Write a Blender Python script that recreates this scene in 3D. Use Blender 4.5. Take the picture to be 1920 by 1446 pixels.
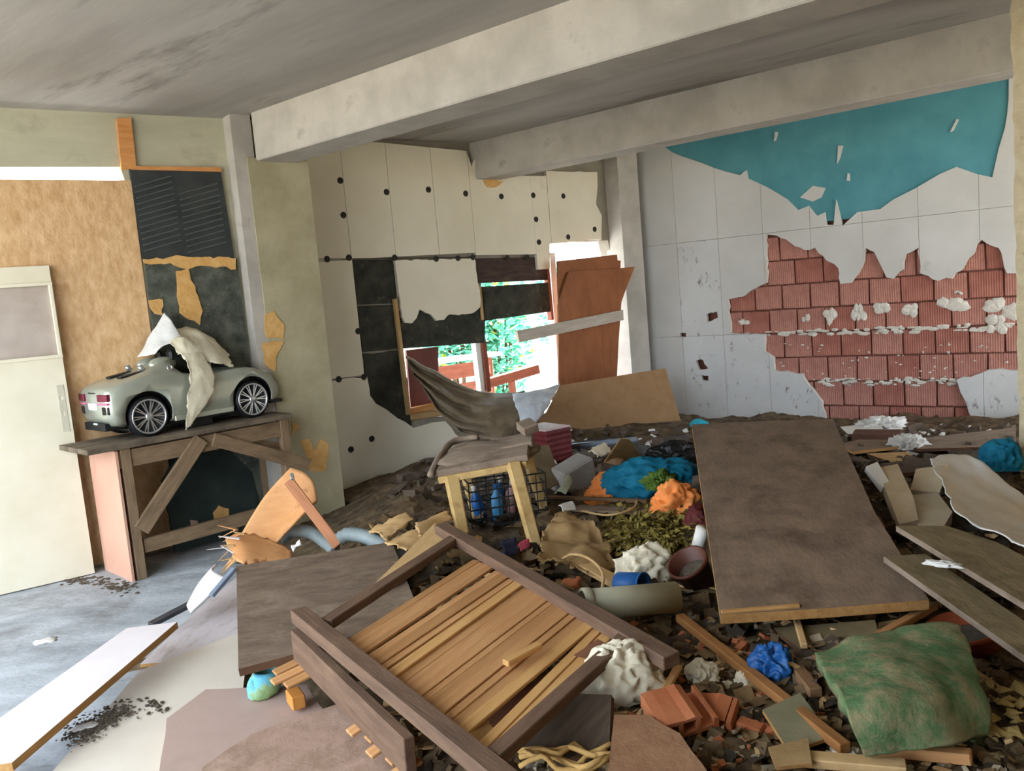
import bpy, bmesh, math, random
from mathutils import Vector, Matrix, noise
from mathutils.geometry import delaunay_2d_cdt

for o in list(bpy.data.objects):
    bpy.data.objects.remove(o)
SC = bpy.context.scene
COL = SC.collection
V = Vector

# ------------------------------------------------------------------ camera
FPX = 1600.0
CAM = V((0, 0, 1.6))
PITCH, ROLL = math.radians(6.3), math.radians(4.9)
FW = V((0, math.cos(PITCH), -math.sin(PITCH)))
UP0 = V((0, math.sin(PITCH), math.cos(PITCH)))
RT = V((1, 0, 0)) * math.cos(ROLL) - UP0 * math.sin(ROLL)
UP = UP0 * math.cos(ROLL) + V((1, 0, 0)) * math.sin(ROLL)
cd = bpy.data.cameras.new('camera')
cd.sensor_width = 36.0
cd.lens = FPX / 1920 * 36
cd.clip_start = 0.05
cam = bpy.data.objects.new('camera', cd)
COL.objects.link(cam)
m3 = Matrix((RT, UP, -FW)).transposed()
cam.matrix_world = Matrix.Translation(CAM) @ m3.to_4x4()
SC.camera = cam

# ------------------------------------------------------------------ daylight
w = bpy.data.worlds.new('sky')
SC.world = w
w.use_nodes = True
bg = w.node_tree.nodes['Background']
bg.inputs['Color'].default_value = (0.80, 0.90, 1.0, 1)
bg.inputs['Strength'].default_value = 3.2
sun = bpy.data.lights.new('sun', 'SUN')
sun.energy = 40.0
sun.angle = 0.01
sun.color = (1.0, 0.96, 0.90)
so = bpy.data.objects.new('sun', sun)
COL.objects.link(so)
so.rotation_euler = V((0.86, 0.50, 1.0)).to_track_quat('Z', 'Y').to_euler()
so['label'] = 'afternoon sun high behind the right hand wall'
so['category'] = 'sun'
vs = SC.view_settings
vs.view_transform = 'Standard'
vs.look = 'None'
vs.gamma = 1
vs.use_curve_mapping = False
vs.exposure = 1.08

# ------------------------------------------------------------------ pixel helpers
def ray(x, y):
    return FW + RT * ((x - 960) / FPX) - UP * ((y - 723) / FPX)
def P(x, y, d):
    return CAM + ray(x, y) * d
def onz(x, y, z=0.0):
    r = ray(x, y)
    return CAM + r * ((z - CAM.z) / r.z)
def onpl(x, y, p, n):
    r = ray(x, y)
    return CAM + r * ((p - CAM).dot(n) / r.dot(n))
def sm(a, b, x):
    t = max(0, min(1, (x - a) / (b - a)))
    return t * t * (3 - 2 * t)
def mound(x, y):
    sh = 0.95 * sm(3.9, 2.9, y)
    s = sm(-1.75 + sh, -0.55 + sh * 0.9, x + 0.12 * noise.noise(V((y * 1.7, 3, 0))))
    far = sm(8.3, 5.0, y)
    h = s * (0.07 + 0.25 * far)
    h += 0.16 * math.exp(-((x - 0.9) / 0.9) ** 2 - ((y - 7.9) / 0.5) ** 2)
    h += 0.22 * math.exp(-((x - 1.32) / 0.48) ** 2 - ((y - 4.2) / 0.9) ** 2)
    h += s * (0.05 * noise.noise(V((x * 2.1, y * 2.1, 5))) + 0.035 * noise.noise(V((x * 5, y * 5, 9))))
    h += 0.05 * sm(6.0, 7.0, y) * sm(-2.2, -1.6, x) * (1 + noise.noise(V((x * 3, y * 3, 1))))
    return max(h, -0.03)
def onm(x, y, dz=0.0):
    r = ray(x, y)
    t = 1.5
    while t < 14:
        p = CAM + r * t
        if p.z < mound(p.x, p.y) + dz:
            return p
        t += 0.01
    return onz(x, y, 0)

# ------------------------------------------------------------------ materials
def lin(c):
    out = []
    for v in c:
        v /= 255.0
        out.append(v / 12.92 if v <= 0.04045 else ((v + 0.055) / 1.055) ** 2.4)
    return (*out, 1)
MATS = {}
def M(name, c1, c2=None, scale=6, stretch=(1, 1, 1), rough=0.8, bump=0.25, bscale=None, dirt=None, dlo=0.5, dhi=0.7,
      dscale=2.5, dstretch=(1, 1, 1), metal=0.0, spec=0.3, rib=None, coat=0, trans=0.0, detail=6, brick=None, lo=0.35, hi=0.65, bdist=0.01):
    if name in MATS:
        return MATS[name]
    m = bpy.data.materials.new(name)
    m.use_nodes = True
    nt = m.node_tree
    N, L = nt.nodes, nt.links
    b = N['Principled BSDF']
    tc = N.new('ShaderNodeTexCoord')
    def nz(sc, st, det=detail, ro=0.6):
        mp = N.new('ShaderNodeMapping')
        mp.inputs['Scale'].default_value = st
        L.new(tc.outputs['Object'], mp.inputs['Vector'])
        n = N.new('ShaderNodeTexNoise')
        n.inputs['Scale'].default_value = sc
        n.inputs['Detail'].default_value = det
        n.inputs['Roughness'].default_value = ro
        L.new(mp.outputs[0], n.inputs['Vector'])
        return n
    n1 = nz(scale, stretch)
    rp = N.new('ShaderNodeValToRGB')
    rp.color_ramp.elements[0].position = lo
    rp.color_ramp.elements[1].position = hi
    rp.color_ramp.elements[0].color = lin(c1)
    rp.color_ramp.elements[1].color = lin(c2 or c1)
    L.new(n1.outputs['Fac'], rp.inputs[0])
    out = rp.outputs[0]
    if dirt:
        n2 = nz(dscale, dstretch, 8, 0.7)
        r2 = N.new('ShaderNodeValToRGB')
        r2.color_ramp.elements[0].position = dlo
        r2.color_ramp.elements[1].position = dhi
        L.new(n2.outputs['Fac'], r2.inputs[0])
        mx = N.new('ShaderNodeMix')
        mx.data_type = 'RGBA'
        L.new(r2.outputs[0], mx.inputs['Factor'])
        L.new(out, mx.inputs['A'])
        mx.inputs['B'].default_value = lin(dirt)
        out = mx.outputs['Result']
    L.new(out, b.inputs['Base Color'])
    b.inputs['Roughness'].default_value = rough
    b.inputs['Metallic'].default_value = metal
    b.inputs['Specular IOR Level'].default_value = spec
    b.inputs['Coat Weight'].default_value = coat
    b.inputs['Transmission Weight'].default_value = trans
    if bump:
        bp = N.new('ShaderNodeBump')
        bp.inputs['Strength'].default_value = bump
        bp.inputs['Distance'].default_value = bdist
        src = nz(bscale or scale * 3, stretch).outputs['Fac']
        if rib:
            wv = N.new('ShaderNodeTexWave')
            wv.inputs['Scale'].default_value = rib[0]
            wv.inputs['Distortion'].default_value = rib[2] if len(rib) > 2 else 0.3
            wv.bands_direction = rib[1]
            L.new(tc.outputs['Object'], wv.inputs['Vector'])
            ad = N.new('ShaderNodeMath')
            L.new(src, ad.inputs[0])
            L.new(wv.outputs['Fac'], ad.inputs[1])
            src = ad.outputs[0]
        L.new(src, bp.inputs['Height'])
        L.new(bp.outputs[0], b.inputs['Normal'])
    MATS[name] = m
    return m

# ------------------------------------------------------------------ mesh helpers
WM = {}
def mk(name, verts, faces, mat, parent=None, F=None, smooth=False, fm=None, bevel=0, recalc=True, bseg=1):
    me = bpy.data.meshes.new(name)
    bm = bmesh.new()
    vv = [bm.verts.new(v) for v in verts]
    for i, f in enumerate(faces):
        try:
            ff = bm.faces.new([vv[k] for k in f])
            if fm:
                ff.material_index = fm[i]
        except ValueError:
            pass
    if recalc:
        bmesh.ops.recalc_face_normals(bm, faces=bm.faces[:])
    if bevel:
        ed = [e for e in bm.edges if len(e.link_faces) == 2 and e.calc_face_angle() > 0.5]
        bmesh.ops.bevel(bm, geom=ed, offset=bevel, segments=bseg, affect='EDGES', clamp_overlap=True)
    if smooth:
        for f in bm.faces:
            f.smooth = True
    bm.to_mesh(me)
    bm.free()
    return mko(name, me, mat, parent, F)
def mko(name, me, mat, parent=None, F=None):
    if not me.materials:
        for m in (mat if isinstance(mat, (list, tuple)) else [mat]):
            me.materials.append(m)
    o = bpy.data.objects.new(name, me)
    COL.objects.link(o)
    F = F or Matrix()
    if parent is not None:
        o.parent = parent
        o.matrix_basis = WM[parent.name].inverted() @ F
    else:
        o.matrix_basis = F
    WM[o.name] = F.copy()
    return o
def mkw(name, verts, faces, mat, parent=None, **k):
    vs_ = [V(v) for v in verts]
    c = sum(vs_, V()) / len(vs_)
    c.z = min(v.z for v in vs_)
    return mk(name, [v - c for v in vs_], faces, mat, parent, Matrix.Translation(c), **k)
def tag(o, label, cat, group=None, kind=None):
    o['label'] = label
    o['category'] = cat
    if group:
        o['group'] = group
    if kind:
        o['kind'] = kind
    return o
def thing(name, label, cat, loc, group=None, F=None):
    o = bpy.data.objects.new(name, None)
    COL.objects.link(o)
    o.empty_display_size = 0.1
    F = F or Matrix.Translation(loc)
    o.matrix_basis = F
    WM[o.name] = F.copy()
    return tag(o, label, cat, group)
def frame(o, x, z):
    z = z.normalized()
    x = (x - z * x.dot(z)).normalized()
    y = z.cross(x)
    return Matrix.Translation(o) @ Matrix((x, y, z)).transposed().to_4x4()
def jag(pts, amp, step, seed=0, closed=True):
    r = random.Random(seed)
    out = []
    n = len(pts)
    for i in range(n if closed else n - 1):
        a, b = V(pts[i]), V(pts[(i + 1) % n])
        L = (b - a).length
        k = max(1, int(L / step))
        nn = V((-(b - a).y, (b - a).x))
        nn = nn / max(L, 1e-6)
        for j in range(k):
            p = a.lerp(b, j / k)
            if j:
                p = p + nn * r.uniform(-amp, amp) + (b - a) * r.uniform(-.25, .25) / k
            out.append((p.x, p.y))
    if not closed:
        out.append(tuple(pts[-1]))
    return out
def region(outer, holes=()):
    vs_, fs = [], []
    for poly in [outer] + list(holes):
        a = sum(poly[i][0] * poly[(i + 1) % len(poly)][1] - poly[(i + 1) % len(poly)][0] * poly[i][1] for i in range(len(poly)))
        poly = poly if a > 0 else poly[::-1]
        fs.append(list(range(len(vs_), len(vs_) + len(poly))))
        vs_ += [V((p[0], p[1])) for p in poly]
    r = delaunay_2d_cdt(vs_, [], fs, 1, 1e-5, True)
    keep = [f for f, of in zip(r[2], r[5]) if 0 in of and all(k not in of for k in range(1, len(fs)))]
    return [(v.x, v.y) for v in r[0]], keep
def slab(name, outer, holes, n0, n1, mat, parent=None, F=None, bevel=0):
    pv, pf = region(outer, holes)
    used = sorted({i for f in pf for i in f})
    if not used:
        return None
    ix = {k: i for i, k in enumerate(used)}
    n = len(used)
    verts = [(*pv[k], n1) for k in used] + [(*pv[k], n0) for k in used]
    faces, ec, fm = [], {}, []
    for f in pf:
        g = [ix[k] for k in f]
        faces.append(g)
        fm.append(0)
        faces.append([k + n for k in g[::-1]])
        fm.append(0)
        for a, b in zip(g, g[1:] + g[:1]):
            ec[(a, b)] = 1
    two = isinstance(mat, (list, tuple))
    for (a, b) in ec:
        if (b, a) not in ec:
            faces.append([a, a + n, b + n, b])
            fm.append(1 if two else 0)
    return mk(name, verts, faces, mat, parent, F, fm=fm if two else None, recalc=False)
def board(name, corners, th, mat, parent=None, bevel=0.002, up=None, jagamp=0, jstep=0.05, seed=0, along=(0, 1)):
    c = sum(corners, V()) / len(corners)
    n = V()
    for i in range(len(corners)):
        n += (corners[i] - c).cross(corners[(i + 1) % len(corners)] - c)
    n.normalize()
    ref = up or (CAM - c)
    if n.dot(ref) < 0:
        n = -n
    F = frame(c, corners[along[1]] - corners[along[0]], n)
    Fi = F.inverted()
    pts = [(Fi @ p).to_2d() for p in corners]
    pts = [(p.x, p.y) for p in pts]
    if jagamp:
        pts = jag(pts, jagamp, jstep, seed)
    return slab(name, pts, [], -th, 0.0, mat, parent, F)
def bar(name, a, b, wd, ht, mat, parent=None, up=V((0, 0, 1)), bevel=0.003, taper=1.0, bow=0.0):
    d = b - a
    F = frame(a, d, up - d.normalized() * up.dot(d.normalized()))
    L = d.length
    vs_, fs = [], []
    K = 5 if bow else 2
    for i in range(K):
        t = i / (K - 1)
        s = 1 + (taper - 1) * t
        z0 = bow * 4 * t * (1 - t)
        for sy, sz in ((-1, -1), (1, -1), (1, 1), (-1, 1)):
            vs_.append((L * t, sy * wd / 2 * s, z0 + sz * ht / 2 * s))
    for i in range(K - 1):
        o = i * 4
        for k in range(4):
            fs.append([o + k, o + (k + 1) % 4, o + 4 + (k + 1) % 4, o + 4 + k])
    fs += [[3, 2, 1, 0], [(K - 1) * 4 + k for k in range(4)]]
    return mk(name, vs_, fs, mat, parent, F, bevel=bevel)
def tube(name, pts, r, mat, parent=None, seg=10, ribs=0, cap=True, smooth=True):
    pts = [V(p) for p in pts]
    sp = []
    n = len(pts)
    for i in range(n - 1):
        p0, p1, p2, p3 = pts[max(i - 1, 0)], pts[i], pts[i + 1], pts[min(i + 2, n - 1)]
        K = max(2, int((p2 - p1).length / (ribs if ribs else 0.03))) if n > 2 or ribs else 1
        for k in range(K):
            sp.append(cr(p0, p1, p2, p3, k / K))
    sp.append(pts[-1])
    vs_, fs = [], []
    up = V((0.13, 0.21, 1)).normalized()
    for i, p in enumerate(sp):
        d = (sp[min(i + 1, len(sp) - 1)] - sp[max(i - 1, 0)]).normalized()
        x = d.cross(up).normalized()
        y = x.cross(d)
        rr = r[min(i * len(r) // len(sp), len(r) - 1)] if isinstance(r, (list, tuple)) else r
        if ribs and i % 2:
            rr *= 0.84
        for k in range(seg):
            a = 2 * math.pi * k / seg
            vs_.append(p + (x * math.cos(a) + y * math.sin(a)) * rr)
    for i in range(len(sp) - 1):
        for k in range(seg):
            fs.append([i * seg + k, i * seg + (k + 1) % seg, (i + 1) * seg + (k + 1) % seg, (i + 1) * seg + k])
    if cap:
        fs += [list(range(seg))[::-1], [(len(sp) - 1) * seg + k for k in range(seg)]]
    return mkw(name, vs_, fs, mat, parent, smooth=smooth)
def cr(a, b, c, d, t):
    return 0.5 * ((2 * b) + (c - a) * t + (2 * a - 5 * b + 4 * c - d) * t * t + (3 * b - a - 3 * c + d) * t * t * t)
def cloth(name, rows, mat, parent=None, nu=28, nv=20, amp=0.012, freq=7, seed=0, th=0.004, fringe=0, smooth=True, folds=None):
    R_, C_ = len(rows), len(rows[0])
    def ev(row, u):
        x = u * (C_ - 1)
        i = min(int(x), C_ - 2)
        return cr(row[max(i - 1, 0)], row[i], row[i + 1], row[min(i + 2, C_ - 1)], x - i)
    rr = random.Random(seed)
    vs_ = []
    for j in range(nv + 1):
        y = j / nv * (R_ - 1)
        k = min(int(y), R_ - 2)
        for i in range(nu + 1):
            u = i / nu
            p = cr(ev(rows[max(k - 1, 0)], u), ev(rows[k], u), ev(rows[k + 1], u), ev(rows[min(k + 2, R_ - 1)], u), y - k)
            q = p * freq + V((seed * 3.1, 0, 0))
            d = noise.noise_vector(q) * amp + noise.noise_vector(q * 2.7) * amp * 0.45
            cre = abs(noise.noise(q * 0.8 + V((7, 1, 3))))
            d.z += amp * 1.2 * (cre - 0.2)
            p = p + d
            if folds:
                p = p - ray(960, 723) * folds[0] * math.sin(folds[1] * math.pi * 2 * (j / nv) + 1.3 * u) * math.sin(math.pi * min(1, .25 + u))
            if fringe and (i in (0, nu) or j in (0, nv)):
                p = p + V((rr.uniform(-1, 1), rr.uniform(-1, 1), rr.uniform(-1, 1))) * fringe
            vs_.append(p)
    fs = []
    W_ = nu + 1
    for j in range(nv):
        for i in range(nu):
            fs.append([j * W_ + i, j * W_ + i + 1, (j + 1) * W_ + i + 1, (j + 1) * W_ + i])
    o = mkw(name, vs_, fs, mat, parent, smooth=smooth, recalc=False)
    md = o.modifiers.new('thickness', 'SOLIDIFY')
    md.thickness = th
    md.offset = 0
    return o
def lump(name, c, rad, mat, parent=None, amp=0.25, freq=3.0, sub=4, seed=0, rot=0.0, ridged=True, smooth=True, flat=0.35, tilt=0.0):
    bm = bmesh.new()
    bmesh.ops.create_icosphere(bm, subdivisions=sub, radius=1.0)
    s = V((seed * 5.3, seed * 1.7, 0))
    for v in bm.verts:
        p = v.co.copy()
        nn = noise.noise(p * freq * 0.5 + s)
        if ridged:
            nn = nn * 0.6 + 0.5 - 1.5 * abs(noise.noise(p * freq + s)) + 0.5 * (0.3 - abs(noise.noise(p * freq * 2.3 + s)))
        else:
            nn = nn + 0.5 * noise.noise(p * freq + s)
        v.co = p * (1 + amp * nn)
        if v.co.z < -flat:
            v.co.z = -flat + (v.co.z + flat) * 0.15
    for f in bm.faces:
        f.smooth = smooth
    for v in bm.verts:
        v.co = V((v.co.x * rad[0], v.co.y * rad[1], (v.co.z + flat) * rad[2]))
    me = bpy.data.meshes.new(name)
    bm.to_mesh(me)
    bm.free()
    F = Matrix.Translation(c) @ Matrix.Rotation(rot, 4, 'Z') @ Matrix.Rotation(tilt, 4, 'X')
    return mko(name, me, mat, parent, F)
def cbox(name, c, dim, mat, parent=None, rot=(0, 0, 0), bevel=0.004):
    from mathutils import Euler
    F = Matrix.Translation(c) @ Euler(rot).to_matrix().to_4x4()
    x, y, z = dim[0] / 2, dim[1] / 2, dim[2]
    vs_ = [(-x, -y, 0), (x, -y, 0), (x, y, 0), (-x, y, 0), (-x, -y, z), (x, -y, z), (x, y, z), (-x, y, z)]
    fs = [[3, 2, 1, 0], [4, 5, 6, 7], [0, 1, 5, 4], [1, 2, 6, 5], [2, 3, 7, 6], [3, 0, 4, 7]]
    return mk(name, vs_, fs, mat, parent, F, bevel=bevel)
def lathe(name, prof, mat, parent, F, seg=24, smooth=True, cap=True):
    vs_, fs = [], []
    for r, z in prof:
        for k in range(seg):
            a = 2 * math.pi * k / seg
            vs_.append((r * math.cos(a), r * math.sin(a), z))
    for i in range(len(prof) - 1):
        for k in range(seg):
            fs.append([i * seg + k, i * seg + (k + 1) % seg, (i + 1) * seg + (k + 1) % seg, (i + 1) * seg + k])
    if cap and prof[0][0] > 1e-4:
        fs.append(list(range(seg))[::-1])
    if cap and prof[-1][0] > 1e-4:
        fs.append([(len(prof) - 1) * seg + k for k in range(seg)])
    return mk(name, vs_, fs, mat, parent, F, smooth=smooth)

class Wall:
    def __init__(s, x, y, ang):
        a = math.radians(ang)
        s.O = V((x, y, 0))
        s.U = V((math.cos(a), math.sin(a), 0))
        s.N = V((math.sin(a), -math.cos(a), 0))
        s.F = Matrix.Translation(s.O) @ Matrix((s.U, V((0, 0, 1)), s.N)).transposed().to_4x4()
    def uz(s, px, py, off=0.0):
        p = onpl(px, py, s.O + s.N * off, s.N) - s.O
        return (p.dot(s.U), p.z)
    def poly(s, pts, off=0.0):
        return [s.uz(x, y, off) for x, y in pts]
    def w(s, u, z, n=0.0):
        return s.O + s.U * u + V((0, 0, z)) + s.N * n
def cc(ox, oy, k):
    return lambda pts: [(ox + x * k, oy + y * k) for x, y in pts]
c1 = cc(0, 180, 1 / 3)
c2 = cc(0, 600, 1 / 3)
c3 = cc(560, 260, 680 / 1920)
c4 = cc(1160, 200, 760 / 1920)
c5 = cc(880, 440, 360 / 1735)
# ================================================================== STRUCTURE
conc = M('concrete', (152, 147, 140), (184, 180, 174), 0.9, (0.3, 1.7, 1), rough=0.92, bump=0.3, bscale=6, dirt=(108, 101, 94), dlo=0.55, dhi=0.7, dscale=0.9, dstretch=(0.4, 2.0, 1))
concb = M('concrete_beam', (168, 163, 155), (192, 187, 179), 3.0, rough=0.92, bump=0.3, bscale=16, dirt=(140, 132, 122), dlo=0.58, dhi=0.8, dscale=3)
concp = M('plaster_pier', (160, 152, 122), (184, 176, 148), 2.2, rough=0.95, bump=0.3, bscale=14, dirt=(206, 160, 92), dlo=0.66, dhi=0.69, dscale=1.5)
concl = M('concrete_lintel', (178, 176, 154), (198, 195, 172), 2.0, (0.6, 2, 1), rough=0.92, bump=0.25, bscale=10, dirt=(150, 146, 126), dlo=0.55, dhi=0.8, dscale=2.5)
concw = M('concrete_backing', (128, 122, 110), (150, 143, 130), 3.0, rough=0.95, bump=0.4, bscale=14)
eps = M('white_foam', (222, 215, 194), (232, 226, 208), 1.6, rough=0.85, bump=0.12, bscale=60, dirt=(176, 166, 146), dlo=0.62, dhi=0.95, dscale=2.2)
epsb = M('white_foam_cool', (186, 185, 182), (198, 197, 195), 1.6, rough=0.85, bump=0.15, bscale=50, dirt=(130, 122, 118), dlo=0.66, dhi=0.85, dscale=5, dstretch=(1, 0.6, 1))
epsd = M('white_foam_marked', (188, 188, 187), (200, 200, 199), 1.6, rough=0.85, bump=0.25, bscale=50, dirt=(112, 96, 90), dlo=0.585, dhi=0.69, dscale=10, dstretch=(1.4, 0.7, 1))
epse = M('foam_edge', (206, 202, 192), (224, 220, 210), 30, rough=0.9, bump=0.5, bscale=90)
dark = M('dark_board', (40, 42, 38), (66, 66, 58), 7, rough=0.85, bump=0.6, bscale=30, dirt=(110, 108, 92), dlo=0.58, dhi=0.8, dscale=9)
darkl = M('mottled_panel', (58, 62, 56), (98, 102, 92), 9, rough=0.85, bump=0.6, bscale=26, dirt=(136, 136, 122), dlo=0.6, dhi=0.8, dscale=12)
ribm = M('dark_rib', (74, 78, 78), (86, 90, 90), 5, rough=0.5, bump=0.1)
darkr = M('dark_ribbed', (48, 53, 54), (62, 66, 66), 5, rough=0.6, bump=0.35, bscale=20)
floorm = M('floor_dust', (150, 156, 162), (190, 197, 204), 2.5, (1, 1.6, 1), rough=0.9, bump=0.5, bscale=20, dirt=(98, 95, 92), dlo=0.5, dhi=0.78, dscale=2.2)
earth = M('rubble_earth', (62, 50, 38), (116, 98, 74), 9, rough=0.95, bump=1.0, bscale=22, dirt=(140, 120, 90), dlo=0.55, dhi=0.68, dscale=14)
ground = M('outdoor_ground', (124, 116, 98), (142, 134, 114), 1.5, rough=0.95, bump=0.3)
osb = M('osb', (206, 166, 120), (228, 192, 148), 16, (1.3, 0.7, 1), rough=0.75, bump=0.4, bscale=34, dirt=(190, 146, 100), dlo=0.5, dhi=0.75, dscale=13, dstretch=(1.6, 0.6, 1))
wood_o = M('orange_wood', (196, 132, 74), (216, 156, 98), 5, (1, 6, 6), rough=0.7, bump=0.2)
foamglue = M('yellow_foam', (208, 160, 92), (222, 180, 118), 14, rough=0.9, bump=0.7, bscale=30)
teal = M('teal_membrane', (70, 130, 142), (82, 144, 154), 3, rough=0.7, bump=0.35, bscale=28, dirt=(92, 170, 182), dlo=0.66, dhi=0.9, dscale=20)
brickm = M('clay_brick', (160, 108, 96), (186, 132, 118), 4, rough=0.9, bump=0.55, bscale=18, rib=(16, 'X'), dirt=(130, 70, 60), dlo=0.55, dhi=0.75, dscale=6)
brickd = M('clay_brick_red', (146, 90, 78), (172, 112, 98), 4, rough=0.9, bump=0.55, bscale=18, rib=(16, 'X'), dirt=(176, 110, 96), dlo=0.6, dhi=0.75, dscale=7)
mortarb = M('mortar_backing', (96, 58, 48), (116, 76, 64), 8, rough=0.95, bump=0.5)  # red brown mortar colour of the backing behind the bricks
adhes = M('adhesive_mortar', (196, 190, 180), (218, 213, 204), 10, rough=0.95, bump=0.8, bscale=40)
plug = M('plug_dark', (34, 32, 30), (60, 56, 52), 30, rough=0.7, bump=0.2)
warmwall = M('warm_plaster', (206, 176, 132), (220, 192, 150), 2, rough=0.95, bump=0.2)
pillm = M('pillar_board', (214, 200, 164), (230, 218, 186), 12, rough=0.9, bump=0.7, bscale=36, dirt=(150, 126, 88), dlo=0.6, dhi=0.8, dscale=10)
seam = M('seam_dark', (120, 112, 98), (140, 132, 116), 5, rough=0.95, bump=0.1)

ZC = 3.0
L_ = Wall(-1.88, 6.32, 36)      # left wall
B_ = Wall(-1.52, 7.21, 36)      # wall with the window
R_ = Wall(1.5, 9.4, -37)        # right wall
dirB = V((math.cos(math.radians(-40.5)), math.sin(math.radians(-40.5)), 0))
perB = V((-dirB.y, dirB.x, 0))  # pointing away (right/back)

def struct(o, label, cat):
    return tag(o, label, cat, kind='structure')

# floor (gently uneven)
vs_, fs = [], []
NX, NY = 60, 60
for j in range(NY + 1):
    for i in range(NX + 1):
        x, y = -6 + 13 * i / NX, -2.5 + 13.2 * j / NY
        vs_.append((x, y, 0.012 * noise.noise(V((x * 2, y * 2, 0)))))
for j in range(NY):
    for i in range(NX):
        a = j * (NX + 1) + i
        fs.append([a, a + 1, a + NX + 2, a + NX + 1])
struct(mk('floor', vs_, fs, floorm, recalc=False), 'dusty grey concrete floor showing at the left in front of the bench', 'floor')
struct(mk('ground', [(-60, -60, -0.06), (60, -60, -0.06), (60, 60, -0.06), (-60, 60, -0.06)], [[0, 1, 2, 3]], ground),
       'pale sunlit ground outside beyond the openings', 'ground')

yd = [B_.w(-0.9, -.05, -.17), B_.w(5.5, -.05, -.17), B_.w(5.5, -.05, -4.2), B_.w(-0.9, -.05, -4.2)]  # pale slab added outside to bounce sunlight in through window and doorway
struct(mk('bounce_slab', [(p.x, p.y, z) for z in (-.055, -.02) for p in yd], [[3, 2, 1, 0], [4, 5, 6, 7], [0, 1, 5, 4], [1, 2, 6, 5], [2, 3, 7, 6], [3, 0, 4, 7]], M('bounce_concrete', (206, 200, 190), (220, 215, 206), 2, rough=.9)),
       'added pale light-bouncing yard outside the window and doorway', 'reflector')
# ceiling slab, grain along the beams
FC = frame(V((0, 3, ZC)), dirB, V((0, 0, 1)))
ci = FC.inverted()
cp = [(-5.1, 4.1), (-1.45, -0.3), (-0.4, -2.05), (3.7, -2.05), (8, 4.4), (1.55, 9.75), (-1.9, 7.35), (-2.4, 6.2)]
cpl = [(ci @ V((x, y, ZC))).to_2d() for x, y in cp]
ceil = struct(slab('ceiling', [(p.x, p.y) for p in cpl], [], 0, 0.2, conc, None, FC), 'grey board-marked concrete ceiling slab', 'ceiling')

# main beam and second beam
def beam(name, p0, p1, wd, zb, mat, label):
    q = [p0, p1, p1 + perB * wd, p0 + perB * wd]
    vs_ = [V((p.x, p.y, zb)) for p in q] + [V((p.x, p.y, ZC + 0.02)) for p in q]
    d = frame(V((p0.x, p0.y, zb)), dirB, V((0, 0, 1)))
    di = d.inverted()
    o = mk(name, [di @ v for v in vs_], [[3, 2, 1, 0], [4, 5, 6, 7], [0, 1, 5, 4], [1, 2, 6, 5], [2, 3, 7, 6], [3, 0, 4, 7]], mat, None, d, bevel=0.008)
    return struct(o, label, 'beam')
b1 = V((-1.66, 6.2, 0))
beam('trim_1', b1 - dirB * 0.02, b1 + dirB * 7.2, 0.32, 2.67, concb, 'wide pale concrete ceiling beam running from the plastered pier to the right')
b2 = V((-0.1, 8.08, 0))
beam('trim_2', b2 - dirB * 0.3, b2 + dirB * 8.5, 0.28, 2.66, concb, 'second grey concrete beam in front of the teal wall')

# left wall: lintel, osb, dark panels
FL = L_.F
wl = struct(slab('wall_left', [(-4.0, 0.0), (0.30, 0.0), (0.30, ZC), (-4.0, ZC)],
                 [[(-4.2, 2.42), (-0.63, 2.42), (-0.63, 2.62), (-4.2, 2.62)]] if 0 else
                 [[(-3.6, 0.6)] + [(-3.6, 2.6)] + L_.poly([(225, 313), (234, 338)]) + [(L_.uz(234, 338)[0], 0.6)]],
                 -0.14, 0.0, concl, None, FL), 'left wall with concrete lintel above boarded opening', 'wall')
def lp(name, pts, n0, n1, mat, holes=()):
    return slab(name, L_.poly(pts, n1), [L_.poly(h, n1) for h in holes], n0, n1, mat, wl, FL)
ob = L_.poly([(-60, 331), (236, 339)], 0.0)
ru = L_.uz(284, 640)[0]
slab('osb_panel', [(-2.3, ob[0][1] - .02), (ru, ob[1][1]), (ru, 0.02), (-2.3, 0.02)], [], 0.0, 0.018, osb, wl, FL)
slab('osb_panel', [(-3.9, ob[0][1] - .02), (-2.305, ob[0][1] - .02), (-2.305, 0.02), (-3.9, 0.02)], [], 0.0, 0.018, osb, wl, FL)
up = lp('ribbed_panel', [(243, 317), (414, 321), (440, 484), (268, 486)], 0.0, 0.03, darkr)
# diagonal ribs of the upper dark panel
for k in range(13):
    for h in (0, 1):
        x0, x1 = (252, 322) if h == 0 else (336, 408)
        y0 = 330 + k * 11 + (14 if h else 0)
        a, b = (x0 + k * 1.6, y0 + 20), (x1 + k * 1.6, y0)
        if b[1] < 326 or a[1] > 478:
            continue
        pa, pb = L_.uz(*a, 0.03), L_.uz(*b, 0.03)
        bar('rib', L_.w(*pa, 0.031), L_.w(*pb, 0.031), 0.012, 0.014, ribm, wl, up=L_.N)
lp('batten', [(246, 311), (414, 314), (416, 322), (246, 318)], 0.0, 0.035, wood_o)
lp('batten', [(219, 222), (246, 221), (256, 316), (228, 318)], 0.0, 0.03, wood_o)
uL = L_.uz(272, 488)[0]
slab('dark_panel', [L_.uz(270, 487), L_.uz(442, 485), (L_.uz(470, 700)[0], 0.0), (L_.uz(284, 640)[0], 0.0)], [], 0.0, 0.025, darkl, wl, FL)
slab('foam_strip', jag(L_.poly(c1([(805, 918), (960, 905), (1080, 908), (1325, 912), (1325, 975), (1240, 960), (1130, 955), (1050, 975), (1010, 965), (960, 940), (810, 940)]), .03), .012, .03, 3), [], 0.02, 0.038, foamglue, wl, FL)
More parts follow.
